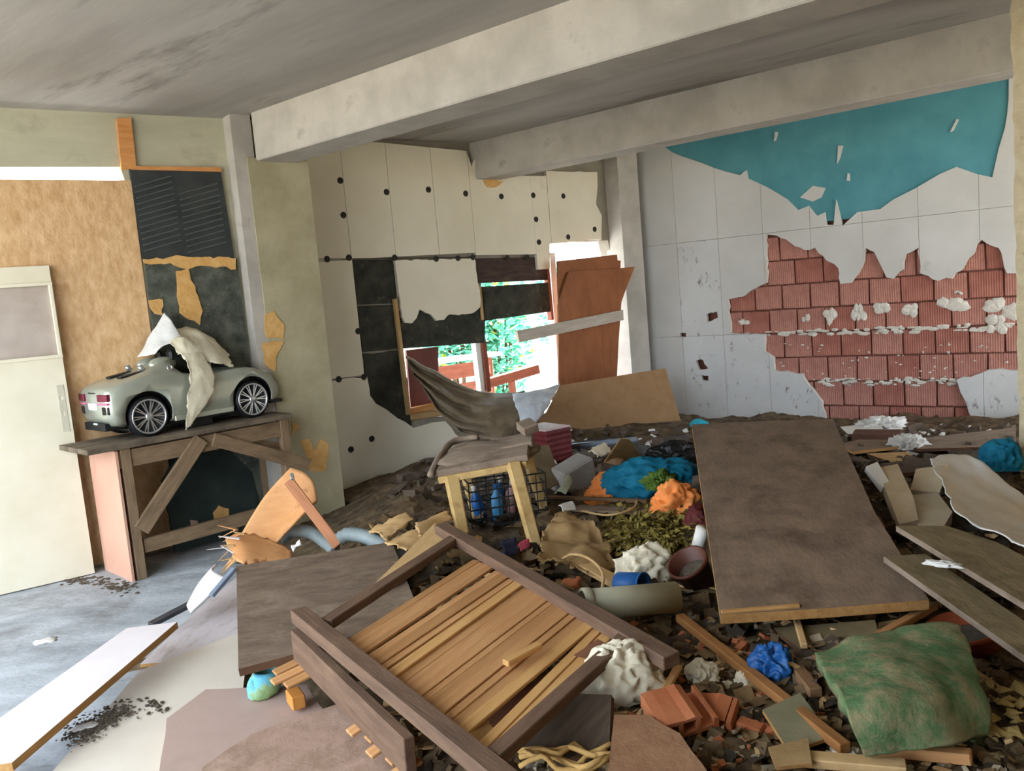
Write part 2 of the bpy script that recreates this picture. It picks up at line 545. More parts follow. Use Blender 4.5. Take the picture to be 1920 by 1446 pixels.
slab('foam_strip', jag(L_.poly(c1([(990, 985), (1060, 970), (1100, 1100), (1140, 1210), (1125, 1290), (1010, 1220)]), .03), .01, .04, 4), [], 0.02, 0.034, foamglue, wl, FL)
slab('foam_strip', jag(L_.poly(c1([(835, 1150), (915, 1145), (915, 1235), (870, 1225)]), .03), .01, .03, 5), [], 0.02, 0.034, foamglue, wl, FL)

# plastered pier with the column above
FP = Wall(-1.68, 6.27, 36)
u0, u1, u2 = FP.uz(436, 260)[0], FP.uz(577, 305)[0], FP.uz(474, 260)[0]
pier = struct(slab('wall_pier', [(u0 + .09, 0.0), (u1, 0.0), (u1, 2.70), (u0 + .09, 2.70)], [], -0.75, 0.0, concp, None, FP.F), 'yellowish plastered pier under the beam end', 'wall')
colm = struct(slab('wall_column', [(u0, 0.0), (u2, 0.0), (u2, ZC), (u0, ZC)], [], -0.27, -0.01, concb, None, FP.F), 'grey concrete column at the inner end of the left wall', 'column')
for pts, sd in ((c2([(1475, 125), (1600, 120), (1560, 190), (1545, 290), (1490, 250)]), 1), (c2([(1690, 680), (1740, 670), (1760, 740), (1800, 670), (1850, 700), (1830, 850), (1750, 850)]), 2), (c1([(1490, 1230), (1540, 1210), (1600, 1290), (1590, 1370), (1500, 1360)]), 3), (c2([(1640, 570), (1690, 600), (1640, 650)]), 4)):
    slab('foam_strip', jag(FP.poly(pts, .005), .01, .04, sd), [], -0.002, 0.006, foamglue, pier, FP.F)

# wall with the window
FB = B_.F
door_op = [(1031, 456), (1140, 451), (1215, 800), (1058, 800)]
hole = B_.poly([(902, 489), (1031, 481)] + door_op[:1] + door_op[1:2] + [(1205, 745)])
hole += [(hole[-1][0], 0.0), (B_.uz(1056, 760)[0], 0.0)] + B_.poly([(1054, 745), (1050, 775), (766, 785), (755, 640), (902, 610)])
wb = struct(slab('wall_back', [(-0.6, 0.0), (4.0, 0.0), (4.0, ZC), (-0.6, ZC)], [hole], -0.16, -0.001, concw, None, FB), 'back wall with boarded window and door opening, clad in foam', 'wall')
TE = 0.045
def wp(name, pts, n0=0.0, n1=TE, mat=None, holes=(), ja=0, js=.04, sd=0):
    pl = B_.poly(pts, n1)
    if ja:
        pl = jag(pl, ja, js, sd)
    return slab(name, pl, [], n0, n1, mat or [eps, epse], wb, FB)
def wq(name, pl, n0=0.0, n1=TE, mat=None, holes=()):
    return slab(name, pl, holes, n0, n1, mat or [eps, epse], wb, FB)
g = 0.002
us = [-0.35, 0.28, 0.71, 1.16, 1.56, 2.03]
zt = [2.97, 2.975, 2.965, 2.94, 2.92, 2.92]
for i in range(4):
    wq('insulation_board', [(us[i] + g, 1.985), (us[i + 1] - g, 1.985), (us[i + 1] - g, zt[i + 1]), (us[i] + g, zt[i])])
# right of the fourth seam, under the second beam
e = B_.uz(1031, 456, TE)
f_ = B_.uz(1008, 504, TE)
wq('insulation_board', [(1.56 + g, 1.96), (f_[0], 1.94), (f_[0], 2.70), (1.78, 2.70), (1.70, 2.95), (1.60, 2.78), (1.56 + g, 2.9)])
h_ = B_.uz(1031, 504, TE)
wq('insulation_board', [(f_[0] + g, h_[1]), (h_[0], h_[1]), (e[0], e[1]), (e[0] + .02, e[1] + .005), (e[0] + .02, 2.7), (f_[0] + g, 2.7)])
wq('insulation_board', jag([(e[0] + .025, e[1]), (3.16, 2.05), (3.19, 2.3), (3.12, 2.42), (3.16, 2.6), (3.17, 2.75), (e[0] + .025, 2.75)], .006, .08, 3))
wq('foam_strip', jag(B_.poly(c3([(980, 220), (1085, 222), (1060, 250), (1000, 255)]), .06), .01, .04, 5), 0.04, 0.06, foamglue)
# lower left strip
k0 = B_.uz(660, 487, TE)
k1 = B_.uz(684, 705, TE)
wq('insulation_board', [(-0.35, 0.992), (k1[0] - .005, 0.98), (k0[0], 1.978), (-0.35, 1.978)])
low = [(-0.35, 0.0), (1.75, 0.0)] + B_.poly([(872, 832), (835, 790), (812, 792), (775, 802), (745, 784), (725, 768), (705, 757), (694, 742), (688, 706)], TE) + [(-0.35, 0.984)]
wq('insulation_board', jag(low, .012, .07, 8))
# torn board in the middle
wp('insulation_board', c3([(508, 645), (932, 634), (965, 850), (962, 890), (930, 920), (850, 935), (800, 930), (770, 960), (730, 965), (700, 930), (640, 905), (625, 950), (600, 978), (565, 975), (548, 945)]), ja=.006, js=.04, sd=5)
# dark boards behind
def dk(pts, n0=-.03, n1=0.012, m=dark, nm='dark_board', **k):
    return wp(nm, pts, n0, n1, m, **k)
dk(c3([(278, 642), (500, 640), (520, 872), (305, 880)]))
dk(c3([(306, 886), (521, 878), (548, 1112), (340, 1130)]))
dk(c3([(342, 1137), (550, 1120), (585, 1440), (600, 1540), (440, 1480), (372, 1390)]), ja=.02, js=.08, sd=3)
dk(c3([(530, 850), (990, 800), (985, 1080), (552, 1112)]))
mar = M('dark_maroon_board', (58, 44, 40), (80, 64, 58), 6, (1, 5, 1), rough=0.8, bump=0.4, bscale=18, dirt=(110, 100, 88), dlo=.6, dhi=.8, dscale=6)
dk(c3([(935, 634), (1267, 628), (1268, 692), (1322, 692), (1322, 748), (952, 765)]), m=mar)
dk(c3([(960, 785), (1322, 762), (1332, 916), (978, 966)]), m=dark)
batt = M('pale_batten', (168, 136, 92), (190, 158, 112), 5, (1, 6, 6), rough=0.8, bump=0.2)
def wbar(name, a, b, wd, n0, n1, mat, holes=()):
    pa, pb = B_.uz(*a, n1), B_.uz(*b, n1)
    return bar(name, B_.w(*pa, (n0 + n1) / 2), B_.w(*pb, (n0 + n1) / 2), wd, n1 - n0, mat, wb, up=B_.N)
wbar('batten', (742, 560), (768, 778), .035, .01, .05, batt)
wbar('batten', (900, 535), (906, 600), .03, .01, .03, batt)
wbar('batten', (766, 772), (832, 758), .05, -.02, .04, wood_o)
redpost = M('red_brown_post', (128, 70, 52), (150, 88, 66), 5, (1, 6, 6), rough=0.7, bump=0.2)
whitep = M('white_paint', (228, 226, 220), (238, 236, 232), 5, rough=0.6, bump=0.1)
wbar('mullion', (908, 640), (918, 735), .05, -.12, -.03, redpost)
wbar('mullion', (897, 643), (908, 735), .07, -.14, -.06, whitep)
wbar('jamb', (1036, 474), (1056, 748), .07, -.14, -.01, whitep)
wbar('jamb', (1028, 500), (1037, 600), .03, -.05, .02, redpost)
maroon = M('maroon_sheet', (104, 56, 50), (122, 68, 60), 4, rough=0.6, bump=0.1)
wp('shutter_board', [(762, 657), (822, 650), (822, 770), (772, 785)], -.14, -.11, maroon)
wbar('sill', (770, 782), (1056, 742), .06, -.14, .02, batt)
# fixing plugs
for i, (x, y) in enumerate(c3([(220, 222), (237, 405), (465, 283), (687, 270), (884, 291), (1073, 306), (1242, 300), (1401, 304), (1257, 427), (1272, 548), (1427, 521), (1567, 480), (150, 638), (266, 630), (508, 630), (728, 636), (843, 633), (922, 628), (1105, 632), (1210, 628), (315, 1020), (212, 1274), (345, 1262)]) + [(658, 843), (697, 823)]):
    u, z = B_.uz(x, y, TE)
    F = FB @ Matrix.Translation((u, z, TE - .004))
    lathe('fixing_disc', [(.026, 0), (.028, .005), (.022, .008), (.01, .006), (0.0001, .004)], plug, wb, F, seg=14)
for a, b in ((c3([(105, 638)])[0], c3([(930, 628)])[0]), (c3([(180, 1275)])[0], c3([(345, 1255)])[0])):
    pa, pb = B_.uz(*a, TE), B_.uz(*b, TE)
    bar('seam_strip', B_.w(*pa, TE - .003), B_.w(*pb, TE - .003), .006, .008, plug, wb, up=B_.N, bevel=0)  # dark strip laid along the seam between foam boards

# right wall
FR = R_.F
wr = struct(slab('wall_right', [(-0.3, 0), (8.0, 0), (8.0, ZC), (-0.3, ZC)], [], -0.25, -0.025, mortarb, None, FR), 'right wall of red clay blocks with torn white foam and teal sheet', 'wall')
TR = 0.05
brick_px = c4([(700, 606), (745, 610), (880, 680), (930, 668), (985, 730), (1040, 765), (1050, 840), (1100, 835), (1150, 760), (1170, 670), (1210, 690), (1245, 760), (1270, 810), (1300, 815), (1350, 770), (1360, 700), (1420, 668), (1427, 790), (1490, 820), (1580, 815), (1640, 750), (1720, 630), (1800, 670), (1840, 790), (1900, 790), (2150, 800), (2150, 1250), (1890, 1250), (1780, 1245), (1600, 1295), (1650, 1420), (1700, 1560), (990, 1560), (965, 1400), (900, 1320), (870, 1265), (740, 1250), (735, 1190), (690, 1160), (692, 1078), (530, 1072), (515, 915), (590, 900), (640, 865), (700, 835)])
bp = R_.poly(brick_px, TR)
def jagl(pl, a, st, sd):
    return jag(pl, a, st, sd)
bpj = [q for q in jagl(bp, .012, .05, 11)]
teal_px = c4([(200, 180), (400, 110), (1250, -200), (1850, -200), (1840, 40), (1830, 100), (1800, 200), (1770, 335), (1700, 320), (1600, 285), (1520, 320), (1400, 390), (1300, 440), (1240, 485), (1130, 500), (1060, 565), (1048, 510), (1030, 440), (1018, 560), (985, 560), (978, 500), (940, 518), (900, 470), (850, 490), (800, 440), (700, 380), (612, 340), (605, 300), (575, 325), (450, 290), (250, 215)])
tp = jagl(R_.poly(teal_px, TR), .006, .12, 12)
spots = [c4([(415, 985), (465, 970), (470, 1000), (420, 1020)]), c4([(290, 1072), (320, 1072), (318, 1092), (290, 1090)]), c4([(365, 1205), (400, 1200), (425, 1240), (380, 1245)]), c4([(390, 1270), (425, 1275), (425, 1300), (395, 1295)])]
spots = [jag(R_.poly(s, TR), .012, .04, i) for i, s in enumerate(spots)]
ub = [-0.05, 0.48, 0.94, 1.405, 1.87, 2.345, 2.82, 3.3, 3.78, 4.26, 4.74]
def ins(u0, u1, z0, z1):
    holes = [h for h in [bpj, tp] + spots if max(q[0] for q in h) > u0 and min(q[0] for q in h) < u1 and max(q[1] for q in h) > z0 and min(q[1] for q in h) < z1]
    mt = epsd if z0 < .5 and u0 > .2 or (z0 < 1 and .4 < u0 < .9) else epsb
    return slab('insulation_board', [(u0 + .0015, z0 + .0015), (u1 - .0015, z0 + .0015), (u1 - .0015, z1 - .0015), (u0 + .0015, z1 - .0015)], holes, 0.0, TR, [mt, epse], wr, FR)
for i in range(10):
    for z0, z1 in ((0, 0.965), (0.965, 1.95), (1.95, ZC)):
        ins(ub[i], ub[i + 1], z0, z1)
# teal sheet
slab('teal_sheet', [(-0.05, 2.0), (3.62, 2.0), (3.62, ZC), (-0.05, ZC)], [bpj], 0.0, 0.03, teal, wr, FR)
# white scraps stuck on the teal sheet
for pts, sd in ((c4([(860, 430), (920, 375), (980, 385), (960, 430), (920, 450)]), 1), (c4([(1035, 270), (1040, 185), (1062, 185), (1050, 240)]), 2), (c4([(735, 165), (740, 120), (755, 120), (745, 160)]), 3), (c4([(1570, 120), (1600, 60), (1612, 60), (1585, 115)]), 4), (c4([(1080, 350), (1085, 315), (1095, 318), (1095, 352)]), 5)):
    slab('foam_scrap', R_.poly(pts, .04), [], 0.028, 0.045, epsb, wr, FR)
# bricks in the exposed field
def inside(p, poly):
    c = False
    for i in range(len(poly)):
        (x1, y1), (x2, y2) = poly[i], poly[i - 1]
        if (y1 > p[1]) != (y2 > p[1]) and p[0] < (x2 - x1) * (p[1] - y1) / (y2 - y1) + x1:
            c = not c
    return c
bw, bh = 0.274, 0.24
rb = random.Random(4)
bmesh_cache = []
for v in range(6):
    r = random.Random(v)
    wv_, hv = bw - .014, bh - .014
    bmm = bmesh.new()
    pts = [(-wv_ / 2, -hv / 2), (wv_ / 2, -hv / 2), (wv_ / 2, hv / 2), (-wv_ / 2, hv / 2)]
    pts = [(x + r.uniform(-.004, .004), y + r.uniform(-.004, .004)) for x, y in pts]
    vv = [bmm.verts.new((x, y, -.03)) for x, y in pts] + [bmm.verts.new((x, y, r.uniform(-.006, .004))) for x, y in pts]
    for f in ([0, 1, 2, 3], [4, 5, 6, 7], [0, 1, 5, 4], [1, 2, 6, 5], [2, 3, 7, 6], [3, 0, 4, 7]):
        bmm.faces.new([vv[k] for k in f])
    bmesh.ops.recalc_face_normals(bmm, faces=bmm.faces[:])
    bmesh.ops.bevel(bmm, geom=[e for e in bmm.edges if max(q.co.z for q in e.verts) > -.02], offset=.006, segments=1, affect='EDGES')
    me = bpy.data.meshes.new('brick')
    bmm.to_mesh(me)
    bmm.free()
    me.materials.append(brickm if v % 3 else brickd)
    bmesh_cache.append(me)
for row in range(0, 9):
    z = -0.01 + row * bh + bh / 2
    off = (row % 2) * bw * .5
    for c in range(0, 14):
        u = 1.0 + off + c * bw
        if any(inside((u + dx, z + dz), bp) for dx in (-.13, 0, .13) for dz in (-.11, 0, .11)):
            mko('brick', bmesh_cache[rb.randrange(6)], None, wr, FR @ Matrix.Translation((u, z, rb.uniform(-.004, .004))))
# dabs of adhesive left on the bricks
dabs = bmesh.new()
rb = random.Random(9)
def dab(u, z, ru, rz, th=.018, sub=2):
    m = bmesh.ops.create_icosphere(dabs, subdivisions=sub, radius=1)
    for v in m['verts']:
        k = 1 + .35 * noise.noise(v.co * 2.3 + V((u * 9, z * 7, 0)))
        v.co = V((u + v.co.x * ru * k, z + v.co.y * rz * k, .004 + v.co.z * th * k))
for x, y, a, b in ((1010, 980, 35, 50), (1140, 975, 40, 40), (1260, 940, 45, 35), (1390, 965, 45, 30), (1590, 930, 95, 35), (1830, 960, 90, 55), (1800, 1030, 60, 40), (890, 1000, 20, 22), (590, 1020, 30, 15), (1610, 880, 20, 10)):
    (px, py), (qx, qy) = c4([(x, y)])[0], c4([(x + a, y)])[0]
    u, z = R_.uz(px, py)
    u2_, _ = R_.uz(qx, qy)
    for k in range(5):
        dab(u + rb.uniform(-.7, .7) * (u2_ - u), z + rb.uniform(-.5, .5) * b * .0021, (u2_ - u) * rb.uniform(.3, .6), b * .0021 * rb.uniform(.4, .7))
for i in range(95):
    x = rb.uniform(700, 1890)
    px, py = c4([(x, 1078 - (x - 700) * .033 + rb.uniform(-14, 14))])[0]
    u, z = R_.uz(px, py)
    dab(u, z, rb.uniform(.02, .06), rb.uniform(.008, .022), .014, 1)
for i in range(60):
    x = rb.uniform(960, 1600)
    px, py = c4([(x, 1305 + rb.uniform(-18, 18))])[0]
    u, z = R_.uz(px, py)
    dab(u, z, rb.uniform(.015, .05), rb.uniform(.006, .02), .014, 1)
for i in range(60):
    px, py = c4([(rb.uniform(760, 1880), rb.uniform(1120, 1300))])[0]
    u, z = R_.uz(px, py)
    dab(u, z, rb.uniform(.006, .02), rb.uniform(.004, .014), .01, 1)
me = bpy.data.meshes.new('adhesive_dab')
dabs.to_mesh(me)
dabs.free()
o = mko('adhesive_dab', me, adhes, wr, FR)
o['kind'] = 'stuff'

# corner column
cw = Wall(*B_.w(3.22, 0, 0).to_2d(), 36)
ua, ubx = B_.uz(1164, 400, .2)[0], B_.uz(1198, 400, .2)[0]
struct(slab('wall_corner_column', [(ua, 0), (ubx + .02, 0), (ubx + .02, ZC), (ua, ZC)], [], -.05, .2, concb, None, FB), 'grey concrete corner column between doorway and teal wall', 'column')

# pier at the right edge of the picture
ep = P(1905, 500, 4.6)
pw = Wall(ep.x, ep.y, -37)
struct(slab('wall_near_pier', jag([(0, 0), (.35, 0), (.35, ZC), (0, ZC)], .006, .06, 2), [], -.3, 0, pillm, None, pw.F), 'rough cream wall end at the right edge of the picture', 'wall')
# walls out of the picture on the right and behind the viewer
struct(mk('wall_side', [(3.55, -1.9, 0), (3.55, 4.5, 0), (3.55, 4.5, ZC), (3.55, -1.9, ZC), (3.7, -1.9, 0), (3.7, 4.5, 0), (3.7, 4.5, ZC), (3.7, -1.9, ZC)],
          [[0, 1, 2, 3], [7, 6, 5, 4], [0, 4, 5, 1], [3, 2, 6, 7], [0, 3, 7, 4], [1, 5, 6, 2]], warmwall), 'warm plastered side wall at the right behind the viewer', 'wall')
struct(mk('wall_light_blocker', [(-1.3, -0.25, 0), (-0.3, -1.9, 0), (-0.3, -1.9, ZC), (-1.3, -0.25, ZC), (-1.45, -0.3, 0), (-0.42, -2.0, 0), (-0.42, -2.0, ZC), (-1.45, -0.3, ZC)],  # unseen wall, added so that daylight enters mainly from the left
          [[0, 1, 2, 3], [7, 6, 5, 4], [0, 4, 5, 1], [3, 2, 6, 7], [0, 3, 7, 4], [1, 5, 6, 2]], warmwall), 'added unseen warm wall behind the viewer, narrowing the daylight opening', 'wall')
struct(mk('wall_behind', [(-0.3, -1.9, 0), (3.55, -1.9, 0), (3.55, -1.9, ZC), (-0.3, -1.9, ZC), (-0.3, -2.05, 0), (3.55, -2.05, 0), (3.55, -2.05, ZC), (-0.3, -2.05, ZC)],
          [[0, 3, 2, 1], [4, 5, 6, 7], [0, 1, 5, 4], [3, 7, 6, 2], [0, 4, 7, 3], [1, 2, 6, 5]], warmwall), 'warm plastered wall behind the viewer', 'wall')

# rubble heap under everything
vs_, fs = [], []
NX, NY = 150, 190
X0, X1, Y0, Y1 = -1.95, 5.2, 0.9, 9.6
for j in range(NY + 1):
    for i in range(NX + 1):
        x, y = X0 + (X1 - X0) * i / NX, Y0 + (Y1 - Y0) * j / NY
        q = V((x, y, 0)) * 11
        vs_.append((x, y, mound(x, y) + sm(-1.8, -1.0, x) * (.022 * noise.noise(q) + .014 * noise.noise(q * 2.2)) - .004))
for j in range(NY):
    for i in range(NX):
        a = j * (NX + 1) + i
        cx, cy = X0 + (X1 - X0) * (i + .5) / NX, Y0 + (Y1 - Y0) * (j + .5) / NY
        pB = V((cx, cy, 0)) - B_.O
        pR = V((cx, cy, 0)) - R_.O
        pL = V((cx, cy, 0)) - FP.O
        if pB.dot(B_.N) < .05 or pR.dot(R_.N) < .05 or (pL.dot(FP.N) < .0 and pL.dot(FP.U) < u1 + .05):
            continue
        fs.append([a, a + 1, a + NX + 2, a + NX + 1])
o = mk('rubble_heap', vs_, fs, earth, recalc=False, smooth=True)
bm = bmesh.new()
bm.from_mesh(o.data)
bmesh.ops.delete(bm, geom=[v for v in bm.verts if not v.link_faces], context='VERTS')
bm.to_mesh(o.data)
bm.free()
tag(o, 'brown heap of dirt and crumbled rubble covering the room floor', 'rubble', kind='stuff')
# ================================================================== OUTSIDE
leafm = M('leaf_green', (96, 186, 158), (140, 214, 190), 6, rough=0.5, bump=0.1)
leafy = M('leaf_yellow', (200, 190, 60), (220, 205, 90), 6, rough=0.5, bump=0.1)
barkm = M('bark', (96, 72, 52), (126, 98, 72), 8, (1, 1, 4), rough=0.9, bump=0.5)
whitewall = M('white_outdoor_wall', (230, 230, 228), (240, 240, 238), 3, rough=0.9, bump=0.15)
def shrub(loc, rx, ry, z0, z1, n, seed, label):
    r = random.Random(seed)
    t = thing('leafy_shrub', label, 'shrub', loc)
    vs_, fs, fm = [], [], []
    for i in range(n):
        a = r.uniform(0, 2 * math.pi)
        q = r.random() ** .4
        zz = r.uniform(z0, z1)
        k = math.sin(math.pi * min(1, max(.05, (zz - z0 + .25) / (z1 - z0 + .4)))) ** .5
        c = V((math.cos(a) * rx * q * k, math.sin(a) * ry * q * k, zz))
        s = r.uniform(.045, .09)
        d = V((r.uniform(-1, 1), r.uniform(-1, 1), r.uniform(-.7, .5))).normalized()
        e = d.cross(V((r.uniform(-.5, .5), r.uniform(-.5, .5), 1))).normalized()
        n_ = d.cross(e)
        b0 = len(vs_)
        vs_ += [c - d * s, c - d * s * .2 + e * s * .6, c + d * s, c - d * s * .2 - e * s * .6, c + n_ * s * .25]
        fs += [[b0, b0 + 1, b0 + 4], [b0 + 1, b0 + 2, b0 + 4], [b0 + 2, b0 + 3, b0 + 4], [b0 + 3, b0, b0 + 4]]
        fm += [1 if r.random() < .04 else 0] * 4
    f = mk('foliage', vs_, fs, [leafm, leafy], t, Matrix.Translation(loc), fm=fm, recalc=False)
    f['kind'] = 'stuff'
    for k in range(4):
        a = k * 1.7 + seed
        tube('stem', [loc + V((.04 * math.cos(a), .04 * math.sin(a), -.05)), loc + V((rx * .25 * math.cos(a), ry * .25 * math.sin(a), z0 + .5)), loc + V((rx * .5 * math.cos(a), ry * .5 * math.sin(a), (z0 + z1) / 2 + .3))], .022, barkm, t, seg=6)
q = P(940, 660, 10.6)
shrub(V((q.x, q.y, -.06)), .42, .4, .35, 2.2, 1500, 1, 'tall leafy green shrub seen through the right half of the window')
q = P(858, 668, 10.4)
shrub(V((q.x, q.y, -.06)), .5, .35, .75, 1.45, 900, 2, 'low green bush seen through the left half of the window')
q = P(1047, 600, 11.6)
shrub(V((q.x - .05, q.y, -.06)), .28, .3, .9, 1.9, 300, 3, 'thin green shrub showing beside the door jamb')
q = onz(985, 690, 0)
q = P(985, 690, 12.5)
tag(mkw('garden_wall', [V((q.x - .25, q.y + .1, -.06)), V((q.x + 2.6, q.y + 1.6, -.06)), V((q.x + 2.6, q.y + 1.6, 1.5)), V((q.x - .25, q.y + .1, 1.5)),
                     V((q.x - .35, q.y + .28, -.06)), V((q.x + 2.5, q.y + 1.8, -.06)), V((q.x + 2.5, q.y + 1.8, 1.5)), V((q.x - .35, q.y + .28, 1.5))],
     [[0, 1, 2, 3], [7, 6, 5, 4], [0, 4, 5, 1], [3, 2, 6, 7], [0, 3, 7, 4], [1, 5, 6, 2]], whitewall), 'low white garden wall glaring outside behind the shrub', 'wall')
q = P(870, 703, 9.6)
palt = thing('wooden_crate', 'brown wooden crate outside under the left window half', 'crate', V((q.x, q.y, -.06)))
for k in range(4):
    bar('slat', V((q.x - .3, q.y - .2, .1 + k * .22)), V((q.x + .3, q.y + .24, .1 + k * .22)), .03, .16, redpost, palt)
for s in (-.3, .3):
    bar('post', V((q.x + s, q.y + s * .73 + .04, -.06)), V((q.x + s, q.y + s * .73 + .04, .86)), .05, .05, redpost, palt, up=V((0, 1, 0)))
bar('lid_board', V((q.x - .36, q.y - .2, .9)), V((q.x + .36, q.y + .3, .9)), .3, .04, whitep, palt)
q = P(960, 724, 9.3)
tag(bar('fallen_beam', V((q.x - .35, q.y - .1, .62)), V((q.x + .3, q.y + .2, .72)), .1, .1, redpost), 'red brown timber lying outside below the shrub', 'timber')
bar('support_post', V((q.x - .0, q.y + .05, -.06)), V((q.x, q.y + .05, .62)), .08, .08, redpost, bpy.data.objects['fallen_beam'], up=V((0, 1, 0)))

# ================================================================== DOORWAY AND WINDOW THINGS
brownply = M('brown_veneer', (138, 82, 46), (160, 100, 60), 3, (1, 1, 1), rough=0.5, bump=0.1, dirt=(122, 70, 38), dlo=.5, dhi=.8, dscale=3, dstretch=(5, .6, 1))
browned = M('brown_board_edge', (116, 74, 48), (136, 92, 62), 6, rough=0.7, bump=0.2)
def on_b(pts, off):
    return [B_.w(*B_.uz(x, y, off), off) for x, y in pts]
fp = c5([(905, 332), (1200, 318), (1495, 290), (1420, 480), (1375, 610), (1350, 960), (1335, 1270)])
a0 = on_b(fp, .25)
bl = on_b(c5([(810, 1290), (805, 640), (835, 540), (870, 420)]), .25)
zb = mound(*B_.w(2.9, 0, .2).to_2d()) + .005
b_r, b_l = a0[-1].copy(), bl[0].copy()
b_r.z = b_l.z = zb
tag(board('leaning_panel', a0 + [b_r, b_l] + bl, .02, [brownply, browned], along=(0, 2)), 'reddish brown veneer panel leaning in the doorway, front one with cut corners', 'panel')
b1_ = on_b(c5([(796, 240), (1335, 180), (1340, 232), (1368, 236), (1366, 300), (1345, 700), (1330, 1200)]), .21)
e1, e2 = b1_[-1].copy(), on_b(c5([(812, 1290)]), .21)[0]
e1.z = e2.z = zb
tag(board('leaning_panel', b1_ + [e1, e2], .02, [brownply, browned], along=(0, 1)), 'darker brown board standing behind the front panel in the doorway', 'panel')
greyp = M('grey_plank', (176, 164, 152), (196, 186, 174), 4, (1, 5, 5), rough=0.7, bump=0.2)
pl = c5([(432, 872), (1390, 680), (1395, 772), (455, 975)])
tag(board('cross_plank', on_b(pl, .30), .04, [greyp, M('plank_end', (224, 206, 178), (232, 216, 190), 8, rough=.8)]), 'pale grey plank fixed across the doorway panels', 'plank')

# hardboard sheet leaning by the corner
hardb = M('hardboard', (146, 112, 76), (160, 126, 90), 8, rough=0.7, bump=0.15, bscale=50, dirt=(128, 96, 64), dlo=.55, dhi=.8, dscale=4)
A_, B2_, tl, tr = P(1003, 813, 7.85), P(1277, 788, 8.05), P(1050, 722, 8.0), P(1247, 691, 8.2)
tag(board('hardboard_sheet', [tl, tr, B2_, A_], .012, [hardb, M('hardboard_edge', (196, 160, 116), (206, 172, 130), 9, rough=.8)]), 'tan hardboard sheet leaning on edge below the doorway', 'board')
# tarp
tarpm = M('tarp_brown', (112, 98, 78), (134, 120, 98), 5, rough=0.55, bump=0.5, bscale=18, dirt=(86, 72, 56), dlo=.5, dhi=.75, dscale=4)
silver = M('silver_sheet', (178, 186, 196), (206, 212, 220), 6, rough=0.35, bump=0.5, bscale=18, spec=.5)
rows = [[P(762, 668, 7.55), P(820, 697, 7.5), P(880, 728, 7.5), P(930, 736, 7.5), P(985, 733, 7.45)],
        [P(766, 682, 7.45), P(818, 722, 7.3), P(870, 752, 7.35), P(925, 762, 7.25), P(985, 752, 7.3)],
        [P(776, 700, 7.4), P(822, 750, 7.15), P(870, 780, 7.2), P(925, 790, 7.1), P(975, 778, 7.15)],
        [P(790, 722, 7.35), P(828, 775, 7.2), P(868, 800, 7.0), P(925, 812, 7.0), P(962, 806, 7.05)],
        [P(806, 748, 7.45), P(845, 792, 7.2), P(884, 815, 7.1), P(930, 830, 7.0), P(960, 822, 7.05)]]
tag(cloth('draped_tarp', rows, tarpm, nu=40, nv=44, amp=.014, freq=5, seed=2, th=.006, folds=(.07, 4.2)), 'brown tarpaulin hanging in folds from the window frame', 'tarp')
rows = [[P(962, 740, 7.3), P(985, 735, 7.25), P(1020, 728, 7.3), P(1052, 718, 7.4)],
        [P(966, 760, 7.1), P(990, 757, 7.05), P(1018, 750, 7.1), P(1042, 738, 7.25)],
        [P(972, 780, 7.0), P(992, 780, 6.95), P(1012, 772, 7.0), P(1030, 757, 7.15)],
        [P(976, 797, 6.95), P(990, 800, 6.9), P(1003, 795, 6.95), P(1016, 778, 7.1)]]
tag(cloth('plastic_sheet', rows, silver, nu=26, nv=22, amp=.016, freq=7, seed=4, th=.004), 'crumpled silvery plastic sheet over the tarp beside the hardboard', 'sheet')

# ================================================================== LEFT SIDE THINGS
# cream door
doorm = M('cream_door', (222, 214, 190), (232, 225, 204), 3, rough=0.55, bump=0.1, dirt=(186, 176, 150), dlo=.6, dhi=.9, dscale=3)
frost = M('frosted_glass', (176, 162, 152), (190, 178, 168), 6, rough=0.35, bump=0.1, dirt=(150, 132, 120), dlo=.55, dhi=.85, dscale=2)
dn = L_.N
DP = Wall(*onz(178, 1076, 0).to_2d(), 34)
DP.N = (DP.N + V((0, 0, .045))).normalized()
Vd = DP.N.cross(DP.U)
Vd = Vd if Vd.z > 0 else -Vd
FD = Matrix.Translation(DP.O + V((0, 0, .005))) @ Matrix((DP.U, Vd, DP.N)).transposed().to_4x4()
Fi = FD.inverted()
def dl(x, y):
    p = Fi @ onpl(x, y, DP.O, DP.N)
    return (p.x, p.y)
dr = thing('cream_door', 'old cream painted door with frosted pane leaning on the chipboard', 'door', None, F=FD)
ht = dl(130, 496)[1]
wr_, wt, wb_ = dl(100, 600)[0], dl(90, 532)[1], dl(110, 668)[1]
slab('door_leaf', [(-.86, 0), (0, 0), (0, ht), (-.86, ht)], [[(-.72, wb_), (wr_, wb_), (wr_, wt), (-.72, wt)]], -.04, 0, doorm, dr, FD)
slab('glass_pane', [(-.74, wb_ - .01), (wr_ + .01, wb_ - .01), (wr_ + .01, wt + .01), (-.74, wt + .01)], [], -.024, -.016, frost, dr, FD)
for i, (a, b) in enumerate((((-.75, wt), (wr_ + .025, wt)), ((-.75, wb_), (wr_ + .025, wb_)), ((wr_ + .012, wb_), (wr_ + .012, wt)))):
    bar('glazing_bead', FD @ V((*a, .004)), FD @ V((*b, .004)), .022, .014, doorm, dr, up=DP.N)
slab('lock_plate', [(-.06, ht * .47), (-.02, ht * .47), (-.02, ht * .62), (-.06, ht * .62)], [[(-.048, ht * .52), (-.034, ht * .52), (-.034, ht * .535), (-.048, ht * .535)], [(-.05, ht * .57), (-.032, ht * .57), (-.032, ht * .585), (-.05, ht * .585)]], 0, .003, M('lock_metal', (196, 190, 172), (206, 200, 182), 8, rough=.4), dr, FD)

